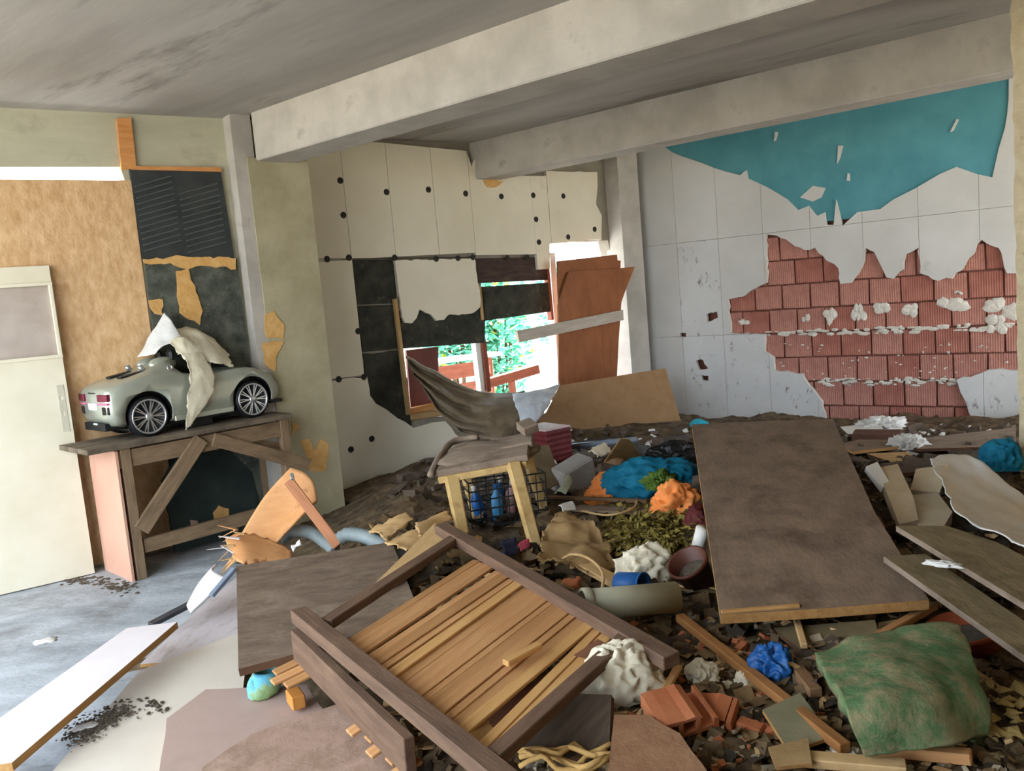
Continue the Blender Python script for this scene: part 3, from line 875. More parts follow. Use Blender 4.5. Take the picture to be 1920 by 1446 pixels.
# workbench
benchw = M('old_bench_wood', (128, 106, 82), (152, 128, 100), 5, (1, 7, 7), rough=0.85, bump=0.3, dirt=(98, 80, 62), dlo=.5, dhi=.8, dscale=3, dstretch=(1, 4, 4))
benchtop = M('bench_top', (110, 98, 82), (132, 118, 100), 5, (1, 4, 4), rough=0.85, bump=0.4, dirt=(84, 74, 62), dlo=.45, dhi=.7, dscale=4)
pinkp = M('pink_laminate', (206, 158, 136), (216, 170, 148), 3, rough=0.5, bump=0.08, dirt=(186, 134, 112), dlo=.55, dhi=.85, dscale=2, dstretch=(3, 1, .5))
ZT = .87
pA = onz(240, 832, ZT); pA = V((pA.x - .08, pA.y + .03, 0))
ang = math.radians(45)
TU = V((math.cos(ang), math.sin(ang), 0)); TN = V((math.sin(ang), -math.cos(ang), 0))
FT = Matrix.Translation(pA) @ Matrix((TU, -TN, V((0, 0, 1)))).transposed().to_4x4()   # local x along the bench, y to the wall
TL, TD = 1.20, .50
tb = thing('workbench', 'rough timber workbench with cross braces under the toy car', 'workbench', None, F=FT)
def tw(x, y, z):
    return FT @ V((x, y, z))
for k in range(3):
    a = k * TD / 3
    bar('top_plank', tw(-.20, a + TD / 6 - .06, ZT - .016), tw(TL, a + TD / 6 - .06, ZT - .016), TD / 3 - .004, .032, benchtop, tb)
for x in (.03, TL - .06):
    for y in (0.0, TD - .16):
        bar('leg', tw(x, y, 0.0), tw(x, y, ZT - .034), .07, .06, benchw, tb, up=TU)
bar('apron', tw(-.02, -.01, ZT - .1), tw(TL - .02, -.01, ZT - .1), .03, .11, benchw, tb)
bar('apron', tw(0, TD - .15, ZT - .09), tw(TL - .04, TD - .15, ZT - .09), .03, .09, benchw, tb)
bar('brace', tw(.52, -.035, ZT - .06), tw(.06, -.035, .31), .03, .10, benchw, tb)
bar('brace', tw(.60, -.035, ZT - .08), tw(1.30, -.035, ZT - .40), .03, .09, benchw, tb)
bar('brace', tw(.62, .03, ZT - .06), tw(1.16, .03, ZT - .25), .025, .06, benchw, tb)
bar('stretcher', tw(.07, .0, .20), tw(TL - .05, .0, .20), .04, .09, benchw, tb)
bar('stretcher', tw(.03, .03, .26), tw(.03, TD - .16, .26), .04, .07, benchw, tb)
slab('end_panel', [(0, 0), (.46, 0), (.46, .83), (0, .83)], [], 0, .016, pinkp, tb, FT @ Matrix.Translation((-.02, -.04, 0)) @ Matrix(((0, 0, -1), (1, 0, 0), (0, 1, 0))).to_4x4() )
# dark board with pale plugs leaning behind bench
dbF = frame(tw(.72, TD - .20, .02), TU, -(-TN) + V((0, 0, .12)))
dbx = thing('dark_insulation_sheet', 'dark green board leaning in the shade under the workbench', 'board', None, F=dbF)
slab('sheet', jag([(-.33, 0), (.33, 0), (.34, .58), (.1, .66), (-.2, .64), (-.33, .5)], .008, .08, 3), [], -.02, 0, M('dark_green_sheet', (36, 48, 46), (52, 64, 60), 4, rough=.8, bump=.4), dbx, dbF)
slab('foam_patch', jag([(-.02, .13), (.08, .12), (.10, .2), (.03, .24), (-.02, .2)], .006, .03, 4), [], 0, .006, foamglue, dbx, dbF)
slab('foam_patch', jag([(-.2, .12), (-.15, .11), (-.14, .17), (-.19, .19)], .006, .03, 5), [], 0, .006, M('pink_patch', (190, 150, 140), (200, 160, 150), 9, rough=.9), dbx, dbF)

# ---------------------------------------------------------------- toy car
paint = M('silver_green_paint', (176, 182, 168), (184, 190, 176), 3, rough=0.3, bump=0, metal=.4, spec=.5, coat=.5)
blackp = M('black_plastic', (24, 25, 28), (34, 35, 38), 9, rough=0.5, bump=0.1)
rimm = M('silver_rim', (186, 188, 190), (200, 202, 204), 6, rough=0.3, bump=0, metal=.7)
tailm = M('tail_lamp', (104, 26, 52), (124, 34, 62), 10, rough=.2, bump=0)
pinkl = M('pink_lamp', (226, 120, 160), (236, 140, 176), 10, rough=.2, bump=0)
plate = M('number_plate', (222, 224, 228), (232, 234, 236), 10, rough=.4, bump=0)
CL, CWd, WR = 1.24, .50, .13
carO = tw(-.01, .04 + CWd / 2, ZT)
FCAR = Matrix.Translation(carO) @ Matrix((TU, -TN, V((0, 0, 1)))).transposed().to_4x4() @ Matrix.Rotation(math.radians(1.5), 4, 'Z')
car = thing('toy_car', 'silver ride-on toy sports car parked on the workbench', 'toy car', None, F=FCAR)
# stations x: (x, half width low, half width shoulder, z bottom, z shoulder, z deck at centre, deck half width)
ST = [(0.00, .205, .200, .15, .285, .290, .15), (0.03, .228, .222, .10, .300, .315, .17), (0.10, .246, .238, .085, .320, .335, .17), (0.20, .250, .244, .08, .340, .350, .165),
      (0.30, .250, .240, .075, .350, .370, .155), (0.40, .249, .232, .07, .345, .405, .15), (0.47, .246, .226, .07, .335, .420, .15), (0.52, .243, .222, .07, .328, .30, .17), (0.62, .238, .218, .07, .315, .22, .185),
      (0.74, .240, .220, .07, .312, .22, .185), (0.80, .243, .226, .07, .315, .325, .17), (0.90, .248, .238, .075, .320, .330, .15), (1.00, .250, .242, .08, .312, .305, .15), (1.10, .242, .232, .085, .285, .270, .14),
      (1.18, .220, .206, .095, .245, .228, .13), (1.225, .186, .176, .11, .205, .195, .11), (1.24, .16, .155, .13, .185, .18, .10)]
vs_, fs = [], []
prof = None
def carz(z):
    return z if z < .1 else .1 + (z - .1) * 1.17
for (x, wl_, ws, zb_, zs, zd, wdk) in ST:
    zs, zd = carz(zs), carz(zd)
    half = [(0, zb_), (wl_ * .8, zb_), (wl_ * .97, zb_ + .02), (wl_, zb_ + (zs - zb_) * .35), (wl_ * .995, zb_ + (zs - zb_) * .7), (ws, zs - .012), (ws - .02, zs + .004), (wdk + .012, zs + .012 if zd < zs else zs + (zd - zs) * .5), (wdk - .01, zd), (0, zd)]
    ring = [(x, y, z) for y, z in half] + [(x, -y, z) for y, z in half[-2:0:-1]]
    vs_ += ring
n = 18
for i in range(len(ST) - 1):
    for k in range(n):
        fs.append([i * n + k, i * n + (k + 1) % n, (i + 1) * n + (k + 1) % n, (i + 1) * n + k])
fs += [list(range(n)), [(len(ST) - 1) * n + k for k in range(n)][::-1]]
body = mk('body', vs_, fs, [paint, blackp], car, FCAR, smooth=True)
WX = (.245, .985)
cut = bmesh.new()
for wx in WX:
    for s in (-1, 1):
        m_ = Matrix.Translation((wx, s * .22, WR + .012)) @ Matrix.Rotation(math.pi / 2, 4, 'X')
        bmesh.ops.create_cone(cut, cap_ends=True, segments=36, radius1=WR + .022, radius2=WR + .022, depth=.14, matrix=m_)
cme = bpy.data.meshes.new('cut')
cut.to_mesh(cme)
cut.free()
cme.materials.append(blackp)
co = bpy.data.objects.new('cut', cme)
COL.objects.link(co)
co.matrix_world = FCAR
bd = body.modifiers.new('b', 'BOOLEAN')
bd.operation = 'DIFFERENCE'
bd.object = co
bd.solver = 'EXACT'
bd.material_mode = 'TRANSFER'
bpy.context.view_layer.update()
dg = bpy.context.evaluated_depsgraph_get()
nm = bpy.data.meshes.new_from_object(body.evaluated_get(dg))
body.modifiers.clear()
body.data = nm
bpy.data.objects.remove(co)
def cl(x, y, z):
    return FCAR @ V((x, y, carz(z)))
wheel_meshes = None
for wx in WX:
    for s in (-1, 1):
        Fw = FCAR @ Matrix.Translation((wx, s * (CWd / 2 - .006), WR)) @ Matrix.Rotation(math.pi / 2 * s * -1 if s > 0 else math.pi / 2, 4, 'X')
        wh = lathe('wheel', [(.06, -.09), (WR - .008, -.09), (WR, -.078), (WR, -.014), (WR - .01, -.002), (WR - .022, .0), (WR - .026, -.012), (.0001, -.022)], blackp, car, Fw, seg=32)
        lathe('rim_ring', [(WR - .028, -.014), (WR - .027, .002), (WR - .019, .004), (WR - .016, -.002)], rimm, wh, Fw, seg=32, cap=False)
        sv, sf = [], []
        for k in range(10):
            a = 2 * math.pi * k / 10
            for da in (-.09, .09):
                c_, s_ = math.cos(a + da), math.sin(a + da)
                tx, ty = -math.sin(a), math.cos(a)
                o0 = len(sv)
                r0, r1 = .022, WR - .022
                c0, s0 = math.cos(a + da * .4), math.sin(a + da * .4)
                for zz in (-.018, -.003):
                    sv += [(r0 * c0 - tx * .003, r0 * s0 - ty * .003, zz), (r0 * c0 + tx * .003, r0 * s0 + ty * .003, zz), (r1 * c_ + tx * .003, r1 * s_ + ty * .003, zz), (r1 * c_ - tx * .003, r1 * s_ - ty * .003, zz)]
                sf += [[o0, o0 + 1, o0 + 2, o0 + 3], [o0 + 4, o0 + 5, o0 + 6, o0 + 7], [o0, o0 + 1, o0 + 5, o0 + 4], [o0 + 1, o0 + 2, o0 + 6, o0 + 5], [o0 + 2, o0 + 3, o0 + 7, o0 + 6], [o0 + 3, o0, o0 + 4, o0 + 7]]
        mk('spokes', sv, sf, rimm, wh, Fw)
        lathe('hub_cap', [(.028, -.02), (.026, .0), (.016, .004), (.0001, .005)], rimm, wh, Fw, seg=20)
def cbx(name, x, y, z, dx, dy, dz, m, par=None, rot=0, bev=.004, ry=0):
    F = FCAR @ Matrix.Translation((x, y, carz(z))) @ Matrix.Rotation(rot, 4, 'Z') @ Matrix.Rotation(ry, 4, 'Y')
    a, b, c = dx / 2, dy / 2, dz / 2
    return mk(name, [(-a, -b, -c), (a, -b, -c), (a, b, -c), (-a, b, -c), (-a, -b, c), (a, -b, c), (a, b, c), (-a, b, c)], [[3, 2, 1, 0], [4, 5, 6, 7], [0, 1, 5, 4], [1, 2, 6, 5], [2, 3, 7, 6], [3, 0, 4, 7]], m, par or car, F, bevel=bev)
for s in (-1, 1):
    tl_ = cbx('tail_lamp', .006, s * .165, .255, .03, .115, .045, tailm, rot=-s * .12)
    cbx('lamp_strip', .004, s * .16, .222, .03, .12, .012, pinkl, tl_, rot=-s * .12)
    cbx('air_vent', .012, s * .18, .185, .03, .07, .05, blackp, rot=-s * .2)
    F = FCAR @ Matrix.Translation((.44, s * .088, carz(.395))) @ Matrix.Diagonal((.095, .045, .05, 1))
    bmx = bmesh.new()
    bmesh.ops.create_uvsphere(bmx, u_segments=20, v_segments=12, radius=1)
    for f in bmx.faces:
        f.smooth = True
    me = bpy.data.meshes.new('headrest_fairing')
    bmx.to_mesh(me)
    bmx.free()
    hf = mko('headrest_fairing', me, paint, car, F)
    cbx('headrest', .50, s * .088, .44, .035, .075, .075, blackp, bev=.015)
    F = FCAR @ Matrix.Translation((.30, s * .1, carz(.375))) @ Matrix.Rotation(-.5, 4, 'Y')
    lathe('exhaust_tip', [(.018, 0), (.018, .035), (.013, .036), (.012, .01), (.0001, .009)], rimm, car, F, seg=16)
    cbx('engine_vent', .22, s * .085, .357, .15, .07, .012, blackp, ry=-.15)
    F = FCAR @ Matrix.Translation((.47, s * .243, .362)) @ Matrix.Rotation(math.pi / 2 * -s, 4, 'X')
    hl = cbx('head_lamp', 1.10, s * .185, .283, .10, .045, .016, plate, ry=.22, rot=-s * .25, bev=.006)
F = FCAR @ Matrix.Translation((.435, -.2, carz(.375))) @ Matrix.Rotation(math.pi * .42, 4, 'X')
lathe('filler_cap', [(.02, 0), (.02, .008), (.014, .009), (.013, .005), (.0001, .005)], rimm, car, F, seg=16)
cbx('number_plate', -.002, 0, .205, .012, .13, .045, plate)
cbx('badge_bar', .004, 0, .28, .012, .12, .012, blackp)
cbx('rear_diffuser', .05, 0, .095, .12, .32, .05, blackp)
cbx('exhaust_slot', -.012, -.03, .112, .01, .06, .012, plate)
cbx('side_skirt', .62, -.232, .088, .42, .03, .035, paint)
cbx('side_vent', .56, -.238, .17, .07, .02, .07, blackp, ry=.4)
cbx('front_splitter', 1.2, 0, .085, .1, .38, .02, blackp)
cbx('under_tray', .62, 0, .06, 1.0, .4, .02, blackp)
cbx('battery_box', .62, -.12, .028, .16, .12, .05, blackp)
cbx('seat', .63, 0, .25, .2, .3, .05, blackp, bev=.02)
cbx('windscreen_frame', .82, 0, .36, .02, .34, .05, blackp, ry=-.6)

# cloths thrown over the car
rag = M('cream_rag', (214, 206, 180), (226, 219, 196), 5, rough=.9, bump=.3, bscale=40)
ragw = M('white_rag', (214, 214, 212), (226, 226, 224), 5, rough=.9, bump=.3, bscale=40)
rows = [[cl(.50, .16, .50), cl(.60, .16, .55), cl(.78, .14, .56), cl(.92, .12, .40)],
        [cl(.49, .05, .53), cl(.60, .03, .58), cl(.78, 0, .57), cl(.93, -.02, .42)],
        [cl(.50, -.08, .52), cl(.60, -.12, .52), cl(.76, -.12, .50), cl(.90, -.14, .40)],
        [cl(.52, -.17, .45), cl(.60, -.22, .40), cl(.72, -.22, .38), cl(.86, -.22, .345)]]
tag(cloth('rag', rows, rag, nu=26, nv=22, amp=.022, freq=9, seed=3, th=.005, fringe=.01), 'cream rag bundled over the cockpit of the toy car', 'rag')
rows = [[cl(.54, -.17, .44), cl(.60, -.18, .45), cl(.68, -.18, .44)],
        [cl(.54, -.26, .34), cl(.61, -.27, .34), cl(.70, -.27, .32)],
        [cl(.49, -.285, .20), cl(.57, -.29, .21), cl(.68, -.285, .22)],
        [cl(.46, -.29, .10), cl(.52, -.295, .12), cl(.62, -.29, .15)],
        [cl(.45, -.29, .01), cl(.47, -.29, .02), cl(.50, -.29, .05)]]
tag(cloth('rag', rows, rag, nu=16, nv=26, amp=.01, freq=10, seed=5, th=.004, fringe=.008), 'long cream rag tail hanging down the side of the toy car', 'rag')
rows = [[cl(.37, .10, .445), cl(.43, .08, .53), cl(.50, .06, .61), cl(.56, .03, .68)],
        [cl(.36, .04, .44), cl(.43, 0, .52), cl(.51, -.03, .58), cl(.58, -.04, .61)],
        [cl(.40, -.08, .455), cl(.48, -.10, .50), cl(.54, -.13, .50), cl(.60, -.12, .52)]]
tag(cloth('white_cloth', rows, ragw, nu=18, nv=14, amp=.012, freq=8, seed=6, th=.004), 'stiff white cloth sticking up behind the headrests of the toy car', 'cloth')
# ================================================================== DEBRIS
def PZ(*pts):
    return [onz(x, y, z) for x, y, z in pts]
def plane3(a, b, c):
    n = (b - a).cross(c - a).normalized()
    return a, n
dust = M('dusty_brown_board', (118, 99, 82), (144, 123, 104), 4, (1, 2, 2), rough=.85, bump=.3, bscale=26, dirt=(88, 68, 52), dlo=.5, dhi=.75, dscale=3)
dustd = M('dusty_dark_board', (100, 84, 70), (126, 108, 92), 5, (1, 3, 1), rough=.85, bump=.35, bscale=24, dirt=(150, 134, 116), dlo=.5, dhi=.75, dscale=4)
rawedge = M('raw_board_edge', (168, 124, 72), (190, 146, 92), 8, (1, 4, 4), rough=.85, bump=.4)
darkedge = M('dark_board_edge', (84, 58, 42), (104, 76, 56), 8, rough=.85, bump=.3)
brail = M('dark_brown_rail', (98, 76, 62), (120, 94, 76), 5, (1, 7, 7), rough=.7, bump=.25, dirt=(132, 106, 84), dlo=.55, dhi=.85, dscale=4)
slatA = M('tan_slat', (188, 136, 88), (206, 156, 106), 4, (1, 9, 9), rough=.55, bump=.25)
slatB = M('honey_slat', (200, 150, 92), (216, 170, 110), 4, (1, 9, 9), rough=.55, bump=.25)
slatC = M('amber_slat', (172, 124, 78), (190, 142, 94), 4, (1, 9, 9), rough=.55, bump=.25)
whiteb = M('white_laminate', (222, 214, 216), (230, 224, 226), 3, rough=.45, bump=.05, dirt=(186, 174, 170), dlo=.62, dhi=.9, dscale=4)
creamb = M('cream_laminate', (216, 206, 192), (226, 218, 206), 3, rough=.45, bump=.05, dirt=(150, 134, 112), dlo=.62, dhi=.8, dscale=4)
mauve = M('mauve_laminate', (170, 146, 136), (184, 160, 150), 3, rough=.55, bump=.1, dirt=(140, 120, 104), dlo=.48, dhi=.85, dscale=3)
veneer = M('orange_veneer', (206, 148, 96), (222, 166, 114), 4, (1, 3, 3), rough=.5, bump=.12, dirt=(142, 92, 66), dlo=.56, dhi=.62, dscale=4)
palew = M('pale_ply', (196, 160, 108), (212, 178, 130), 4, (1, 5, 5), rough=.75, bump=.25, dirt=(146, 112, 72), dlo=.55, dhi=.8, dscale=5)
hosem = M('grey_hose', (128, 140, 142), (146, 156, 156), 6, rough=.5, bump=.1)
rawpine = M('weathered_pine', (190, 158, 100), (212, 182, 128), 5, (1, 1, 5), rough=.8, bump=.35, dirt=(150, 112, 62), dlo=.5, dhi=.75, dscale=5)
greyw = M('grey_weathered_wood', (128, 112, 98), (152, 136, 120), 5, (1, 6, 6), rough=.9, bump=.45, dirt=(98, 82, 68), dlo=.5, dhi=.75, dscale=5)
tealc = M('teal_cloth', (10, 106, 138), (22, 128, 160), 6, rough=.7, bump=.35, bscale=24)
orangec = M('orange_cloth', (232, 132, 62), (244, 158, 90), 6, rough=.7, bump=.35, bscale=24)
whitec = M('white_cloth', (224, 214, 188), (234, 226, 204), 6, rough=.85, bump=.35, bscale=24)
sackm = M('brown_sack', (146, 118, 78), (168, 138, 96), 6, rough=.85, bump=.4, bscale=24)
terra = M('terracotta', (172, 100, 64), (190, 120, 82), 6, rough=.9, bump=.4)
brownpl = M('brown_plastic', (78, 42, 30), (96, 54, 40), 6, rough=.45, bump=.1)
bluepl = M('blue_plastic', (26, 82, 146), (40, 100, 166), 6, rough=.4, bump=.2)
pipeg = M('grey_pipe', (150, 146, 124), (168, 163, 140), 4, rough=.55, bump=.15, dirt=(120, 112, 88), dlo=.6, dhi=.85, dscale=5)
greenf = M('green_fabric', (72, 108, 70), (100, 130, 88), 12, rough=.9, bump=.7, bscale=50, dirt=(140, 134, 100), dlo=.42, dhi=.6, dscale=14)
mossf = M('mineral_wool', (112, 98, 44), (150, 134, 68), 12, rough=.95, bump=.8, bscale=40)
blacks = M('black_sheet', (44, 46, 52), (62, 64, 70), 5, rough=.45, bump=.2)
blackb = M('black_bag', (20, 20, 22), (32, 32, 34), 5, rough=.35, bump=.4, bscale=20)
greyc = M('grey_carton', (150, 146, 142), (166, 162, 158), 5, rough=.8, bump=.15, dirt=(118, 110, 100), dlo=.55, dhi=.8, dscale=5)
redst = M('red_striped_box', (96, 36, 40), (120, 48, 50), 5, (1, 1, 1), rough=.6, bump=.5, rib=(7, 'Z', 0))
foamp = M('beige_foam', (196, 178, 146), (212, 196, 168), 6, rough=.9, bump=.25, bscale=40)
paperm = M('white_paper', (224, 222, 218), (234, 233, 230), 5, rough=.8, bump=.2, dirt=(170, 150, 120), dlo=.68, dhi=.85, dscale=3)

# ---- big slatted frame in the foreground
p1, p2, p4 = PZ((848, 1008, .53), (1185, 1195, .46), (606, 1167, .48))
p0, nS = plane3(p1, p2, p4)
if nS.z < 0:
    nS = -nS
def onS(x, y):
    return onpl(x, y, p0, nS)
cS = onS(880, 1210)
FS = frame(cS, p2 - p1, nS)
sf_ = thing('slatted_frame', 'large broken wooden frame with honey coloured slats lying across the foreground', 'frame', None, F=FS)
bar('side_rail', onS(826, 990), onS(1260, 1240), .065, .045, brail, sf_, up=nS)
bar('side_rail', onS(560, 1152), onS(965, 1480), .06, .05, brail, sf_, up=nS)
bar('end_rail', onS(852, 1012), onS(612, 1170), .055, .035, brail, sf_, up=nS)
bar('end_rail', onS(1178, 1193), onS(912, 1434), .05, .035, brail, sf_, up=nS)
Q4, Q3, Q1, Q2 = onS(606, 1172), onS(908, 1430), onS(862, 1018), onS(1172, 1190)
rs = random.Random(21)
t = .13
k = 0
while t < .86:
    wd_ = rs.choice((.025, .035, .045, .05, .06))
    Lr = (Q3 - Q4).length
    tt = t + wd_ / 2 / Lr
    a = Q4.lerp(Q3, tt + rs.uniform(-.006, .006))
    b = Q1.lerp(Q2, tt + rs.uniform(-.006, .006))
    d = (b - a)
    sh0 = rs.uniform(0, .04)
    dz = -nS * rs.uniform(.022, .032)
    bar('slat', a + d * sh0 * .6 + dz, b - d * rs.uniform(0, .02) + dz, wd_, .012, rs.choice((slatA, slatA, slatB, slatC)), sf_, up=nS + (b - a).normalized().cross(nS) * rs.uniform(-.12, .12), bevel=.002)
    t += (wd_ + (rs.uniform(.001, .005) if k not in (2, 5) else .018)) / Lr
    k += 1
for tt, wd_ in ((.90, .035), (.945, .045)):
    a, b = Q4.lerp(Q3, tt + .03), Q1.lerp(Q2, tt - .02)
    bar('slat', a - nS * .03, b - nS * .03, wd_, .012, slatB, sf_, up=nS, bevel=.002)
bar('broken_slat', onS(948, 1250) + nS * .01, onS(1012, 1215) + nS * .01, .03, .02, slatB, sf_, up=nS)
# ---- second frame below
q0 = onz(572, 1196, .40)
F2 = thing('slatted_frame', 'dark rail with a few short orange slats, stuck under the large slatted frame', 'frame', q0)
a, b = onz(556, 1208, .36), onz(770, 1420, .32)
bar('side_rail', a, b, .035, .12, brail, F2)
dS = (b - a).normalized()
pS = V((-dS.y, dS.x, 0))
if pS.x > 0:
    pS = -pS
for i, s in enumerate((.02, .09, .15, .62, .70, .78, .86, .94)):
    c_ = a + (b - a) * s
    L0, L1 = (.10, .02) if i < 3 else (.015, -.02)
    bar('slat', c_ - pS * .05 - V((0, 0, .05)), c_ + pS * (L0 + .03 * (i % 2)) - V((0, 0, .075)), .05, .012, (slatC, slatA)[i % 2], F2)

# ---- dusty brown board at left of the frame
pb = PZ((443, 1062, .37), (735, 1016, .41), (447, 1255, .31))
p_, n_ = plane3(*pb)
tag(board('brown_board', [pb[0], pb[1], onpl(775, 1120, p_, n_), onpl(690, 1185, p_, n_), onpl(562, 1224, p_, n_), pb[2]], .03, [dustd, darkedge]), 'square dusty brown board propped between broken chair and slatted frame', 'board')
# ---- pale boards at the lower left
tag(board('white_plank', PZ((238, 1178, .24), (332, 1166, .25), (22, 1431, .18), (-150, 1452, .17)), .03, [whiteb, rawedge], along=(1, 2)), 'glaring white laminated plank with brown raw edge at the lower left', 'plank')
tag(board('cream_board', PZ((470, 1178, .11), (262, 1258, .10), (60, 1490, .09), (430, 1490, .09)), .018, [creamb, rawedge]), 'cream laminated board under the white plank, with dirt and dark spots', 'board')
tag(board('lavender_board', PZ((452, 1075, .16), (375, 1140, .12), (262, 1245, .075), (455, 1232, .08)), .016, [M('lavender_laminate', (196, 188, 190), (208, 200, 202), 3, rough=.5, bump=.06, dirt=(150, 134, 116), dlo=.5, dhi=.75, dscale=5, dstretch=(1, 3, 1)), rawedge]), 'pale lavender board under the dusty brown board', 'board')
tag(board('mauve_board', PZ((312, 1346, .145), (386, 1294, .15), (575, 1284, .16), (640, 1380, .15), (600, 1500, .13), (295, 1500, .12)), .018, [mauve, rawedge], jagamp=.006, jstep=.12, seed=4), 'mauve brown board with a cut corner lying on the cream board', 'board')
tag(board('dusty_board', PZ((586, 1336, .215), (652, 1311, .23), (682, 1342, .225), (765, 1470, .2), (700, 1520, .19), (370, 1520, .175), (380, 1440, .18), (470, 1380, .195)), .02, [M('dusty_mauve', (156, 128, 112), (178, 150, 134), 4, rough=.85, bump=.35, bscale=24, dirt=(124, 100, 80), dlo=.45, dhi=.7, dscale=5), rawedge], jagamp=.01, jstep=.08, seed=6), 'dust-caked board with broken edge at the bottom, left of the slatted frame', 'board')
rows = [[P(368, 1120, 4.35), P(385, 1085, 4.35), P(405, 1058, 4.35)], [P(352, 1135, 4.2), P(372, 1100, 4.25), P(398, 1070, 4.3)], [P(358, 1150, 4.15), P(392, 1118, 4.2), P(425, 1085, 4.25)]]
tag(cloth('curved_plastic_sheet', rows, whiteb, nu=10, nv=10, amp=.003, freq=4, seed=1, th=.012), 'curved white plastic sheet beside the broken chair', 'sheet')
tag(bar('black_strip', onz(282, 1172, .16), onz(378, 1122, .2), .05, .02, blacks), 'narrow black strip lying between floor and pale boards', 'strip')
tag(bar('black_rod', P(396, 1118, 4.05), P(440, 1066, 4.15), .03, .02, M('blue_grey_strip', (96, 110, 130), (130, 144, 160), 6, rough=.4)), 'short blue grey strip beside the splintered chair', 'strip')
tag(lump('plaster_flake', onz(85, 1203, .0), (.055, .04, .006), paperm, amp=.6, freq=3, sub=3, seed=3, rot=.3), 'lone white flake on the bare floor at the left', 'flake')
tag(lump('white_scrap', onz(157, 1366, .1), (.045, .022, .008), paperm, amp=.6, freq=3, sub=3, seed=4, rot=.5), 'small white scrap on the cream board', 'scrap')
def dirtpile(name, pts, z, n, r0, r1, mat, label, seed):
    r = random.Random(seed)
    bm = bmesh.new()
    for i in range(n):
        t_ = r.random() * (len(pts) - 1)
        k_ = int(t_)
        f = t_ - k_
        x = pts[k_][0] * (1 - f) + pts[k_ + 1][0] * f + r.gauss(0, 1) * pts[k_][2]
        y = pts[k_][1] * (1 - f) + pts[k_ + 1][1] * f + r.gauss(0, 1) * pts[k_][3]
        c = onz(x, y, z)
        s = r.uniform(r0, r1)
        m_ = Matrix.Translation(c) @ Matrix.Rotation(r.uniform(0, 6), 4, 'Z') @ Matrix.Diagonal((s * r.uniform(.6, 1.8), s, s * .5, 1))
        bmesh.ops.create_icosphere(bm, subdivisions=1, radius=1, matrix=m_)
    me = bpy.data.meshes.new(name)
    bm.to_mesh(me)
    bm.free()
    return tag(mko(name, me, mat), label, 'dirt', kind='stuff')
soil = M('dark_soil', (74, 66, 56), (104, 94, 82), 20, rough=.95, bump=.4)
dirtpile('soil_crumbs', [(130, 1385, 14, 10), (175, 1358, 14, 8), (240, 1328, 10, 6)], .103, 700, .002, .007, soil, 'streak of dark soil on the cream board beside the white plank', 3)
dirtpile('soil_crumbs', [(280, 1312, 12, 6), (300, 1330, 14, 8)], .103, 26, .005, .01, soil, 'few dark crumbs in the middle of the cream board', 4)
dirtpile('soil_crumbs', [(10, 1085, 20, 3), (120, 1080, 20, 5), (200, 1095, 20, 6), (235, 1105, 10, 4)], .0, 260, .006, .02, soil, 'dark dirt swept along the foot of the cream door', 5)
# crumpled blue paper
cpx = onz(503, 1300, .16)
bl_ = thing('crumpled_wrapper', 'crumpled blue and green wrapper on the mauve board', 'wrapper', cpx)
Fw_ = Matrix.Translation(cpx)
lathe('wrapper', [(.036, .0), (.05, .02), (.055, .05), (.052, .08), (.045, .095), (.038, .088), (.034, .06), (.0001, .055)], M('blue_wrapper', (92, 176, 206), (120, 194, 216), 9, rough=.5, bump=.6, bscale=30, dirt=(142, 174, 122), dlo=.46, dhi=.54, dscale=8), bl_, Fw_, seg=22)
lump('crease', cpx + V((-.02, -.01, .0)), (.05, .045, .06), MATS['blue_wrapper'], bl_, amp=.3, freq=3, sub=3, seed=5)
tag(cbox('wood_block', onz(556, 1322, .165), (.05, .09, .05), M('orange_block', (196, 128, 58), (210, 146, 76), 6, rough=.6), rot=(0, 0, .5)), 'small orange wooden block beside the blue wrapper', 'block')

# ---- broken chair
ch = thing('broken_chair', 'broken plywood chair with orange backrest tipped over by the workbench', 'chair', onm(520, 1050))
c6 = cc(400, 840, 460 / 1920)
d6 = lambda y: 4.55 + (1020 - y) * .0016
def curved(name, px, dd, mat, th, par):
    return board(name, [P(x, y, dd(x, y)) for x, y in px], th, mat, par, along=(0, 3))
px = c6([(228, 645), (275, 545), (330, 450), (430, 330), (560, 180), (610, 130), (650, 120), (690, 140), (760, 235), (825, 340), (828, 370), (800, 405), (730, 480), (610, 600), (480, 760), (380, 705)])
# backrest bowed about its long axis
rowsb = []
A1, A2 = P(452, 1003, 4.62), P(552, 868, 4.78)
B1, B2 = P(515, 1022, 4.52), P(601, 930, 4.66)
nb = (A2 - A1).cross(B1 - A1).normalized()
if nb.dot(CAM - A1) < 0:
    nb = -nb
for s in (0, .33, .66, 1):
    bow = -.045 * math.sin(math.pi * s)
    rowsb.append([A1.lerp(B1, s) + nb * bow * .6, A1.lerp(A2, .5).lerp(B1.lerp(B2, .5), s) + nb * bow + (B1 - A1) * (-.12 if s == 0 else 0), A2.lerp(B2, s) + nb * bow * .5 - (A2 - A1) * (.07 if s in (0, 1) else -.02)])
cloth('backrest', rowsb, veneer, ch, nu=16, nv=14, amp=0, freq=1, th=.012)
bar('back_post', P(541, 902, 4.60), P(634, 1024, 4.50), .055, .022, M('brown_post', (166, 108, 72), (184, 124, 86), 5, (1, 6, 6), rough=.6), ch, up=nb)
cbox('bracket', P(548, 897, 4.57), (.02, .05, .02), rimm, ch, rot=(0.4, 0, .3))
s0 = [P(420, 1012, 4.45), P(452, 1002, 4.50), P(500, 1012, 4.52), P(548, 1036, 4.5)]
s1 = [P(432, 1035, 4.38), P(458, 1030, 4.38), P(500, 1040, 4.40), P(545, 1048, 4.42)]
s2 = [P(440, 1050, 4.32), P(462, 1056, 4.30), P(498, 1058, 4.34), P(540, 1058, 4.36)]
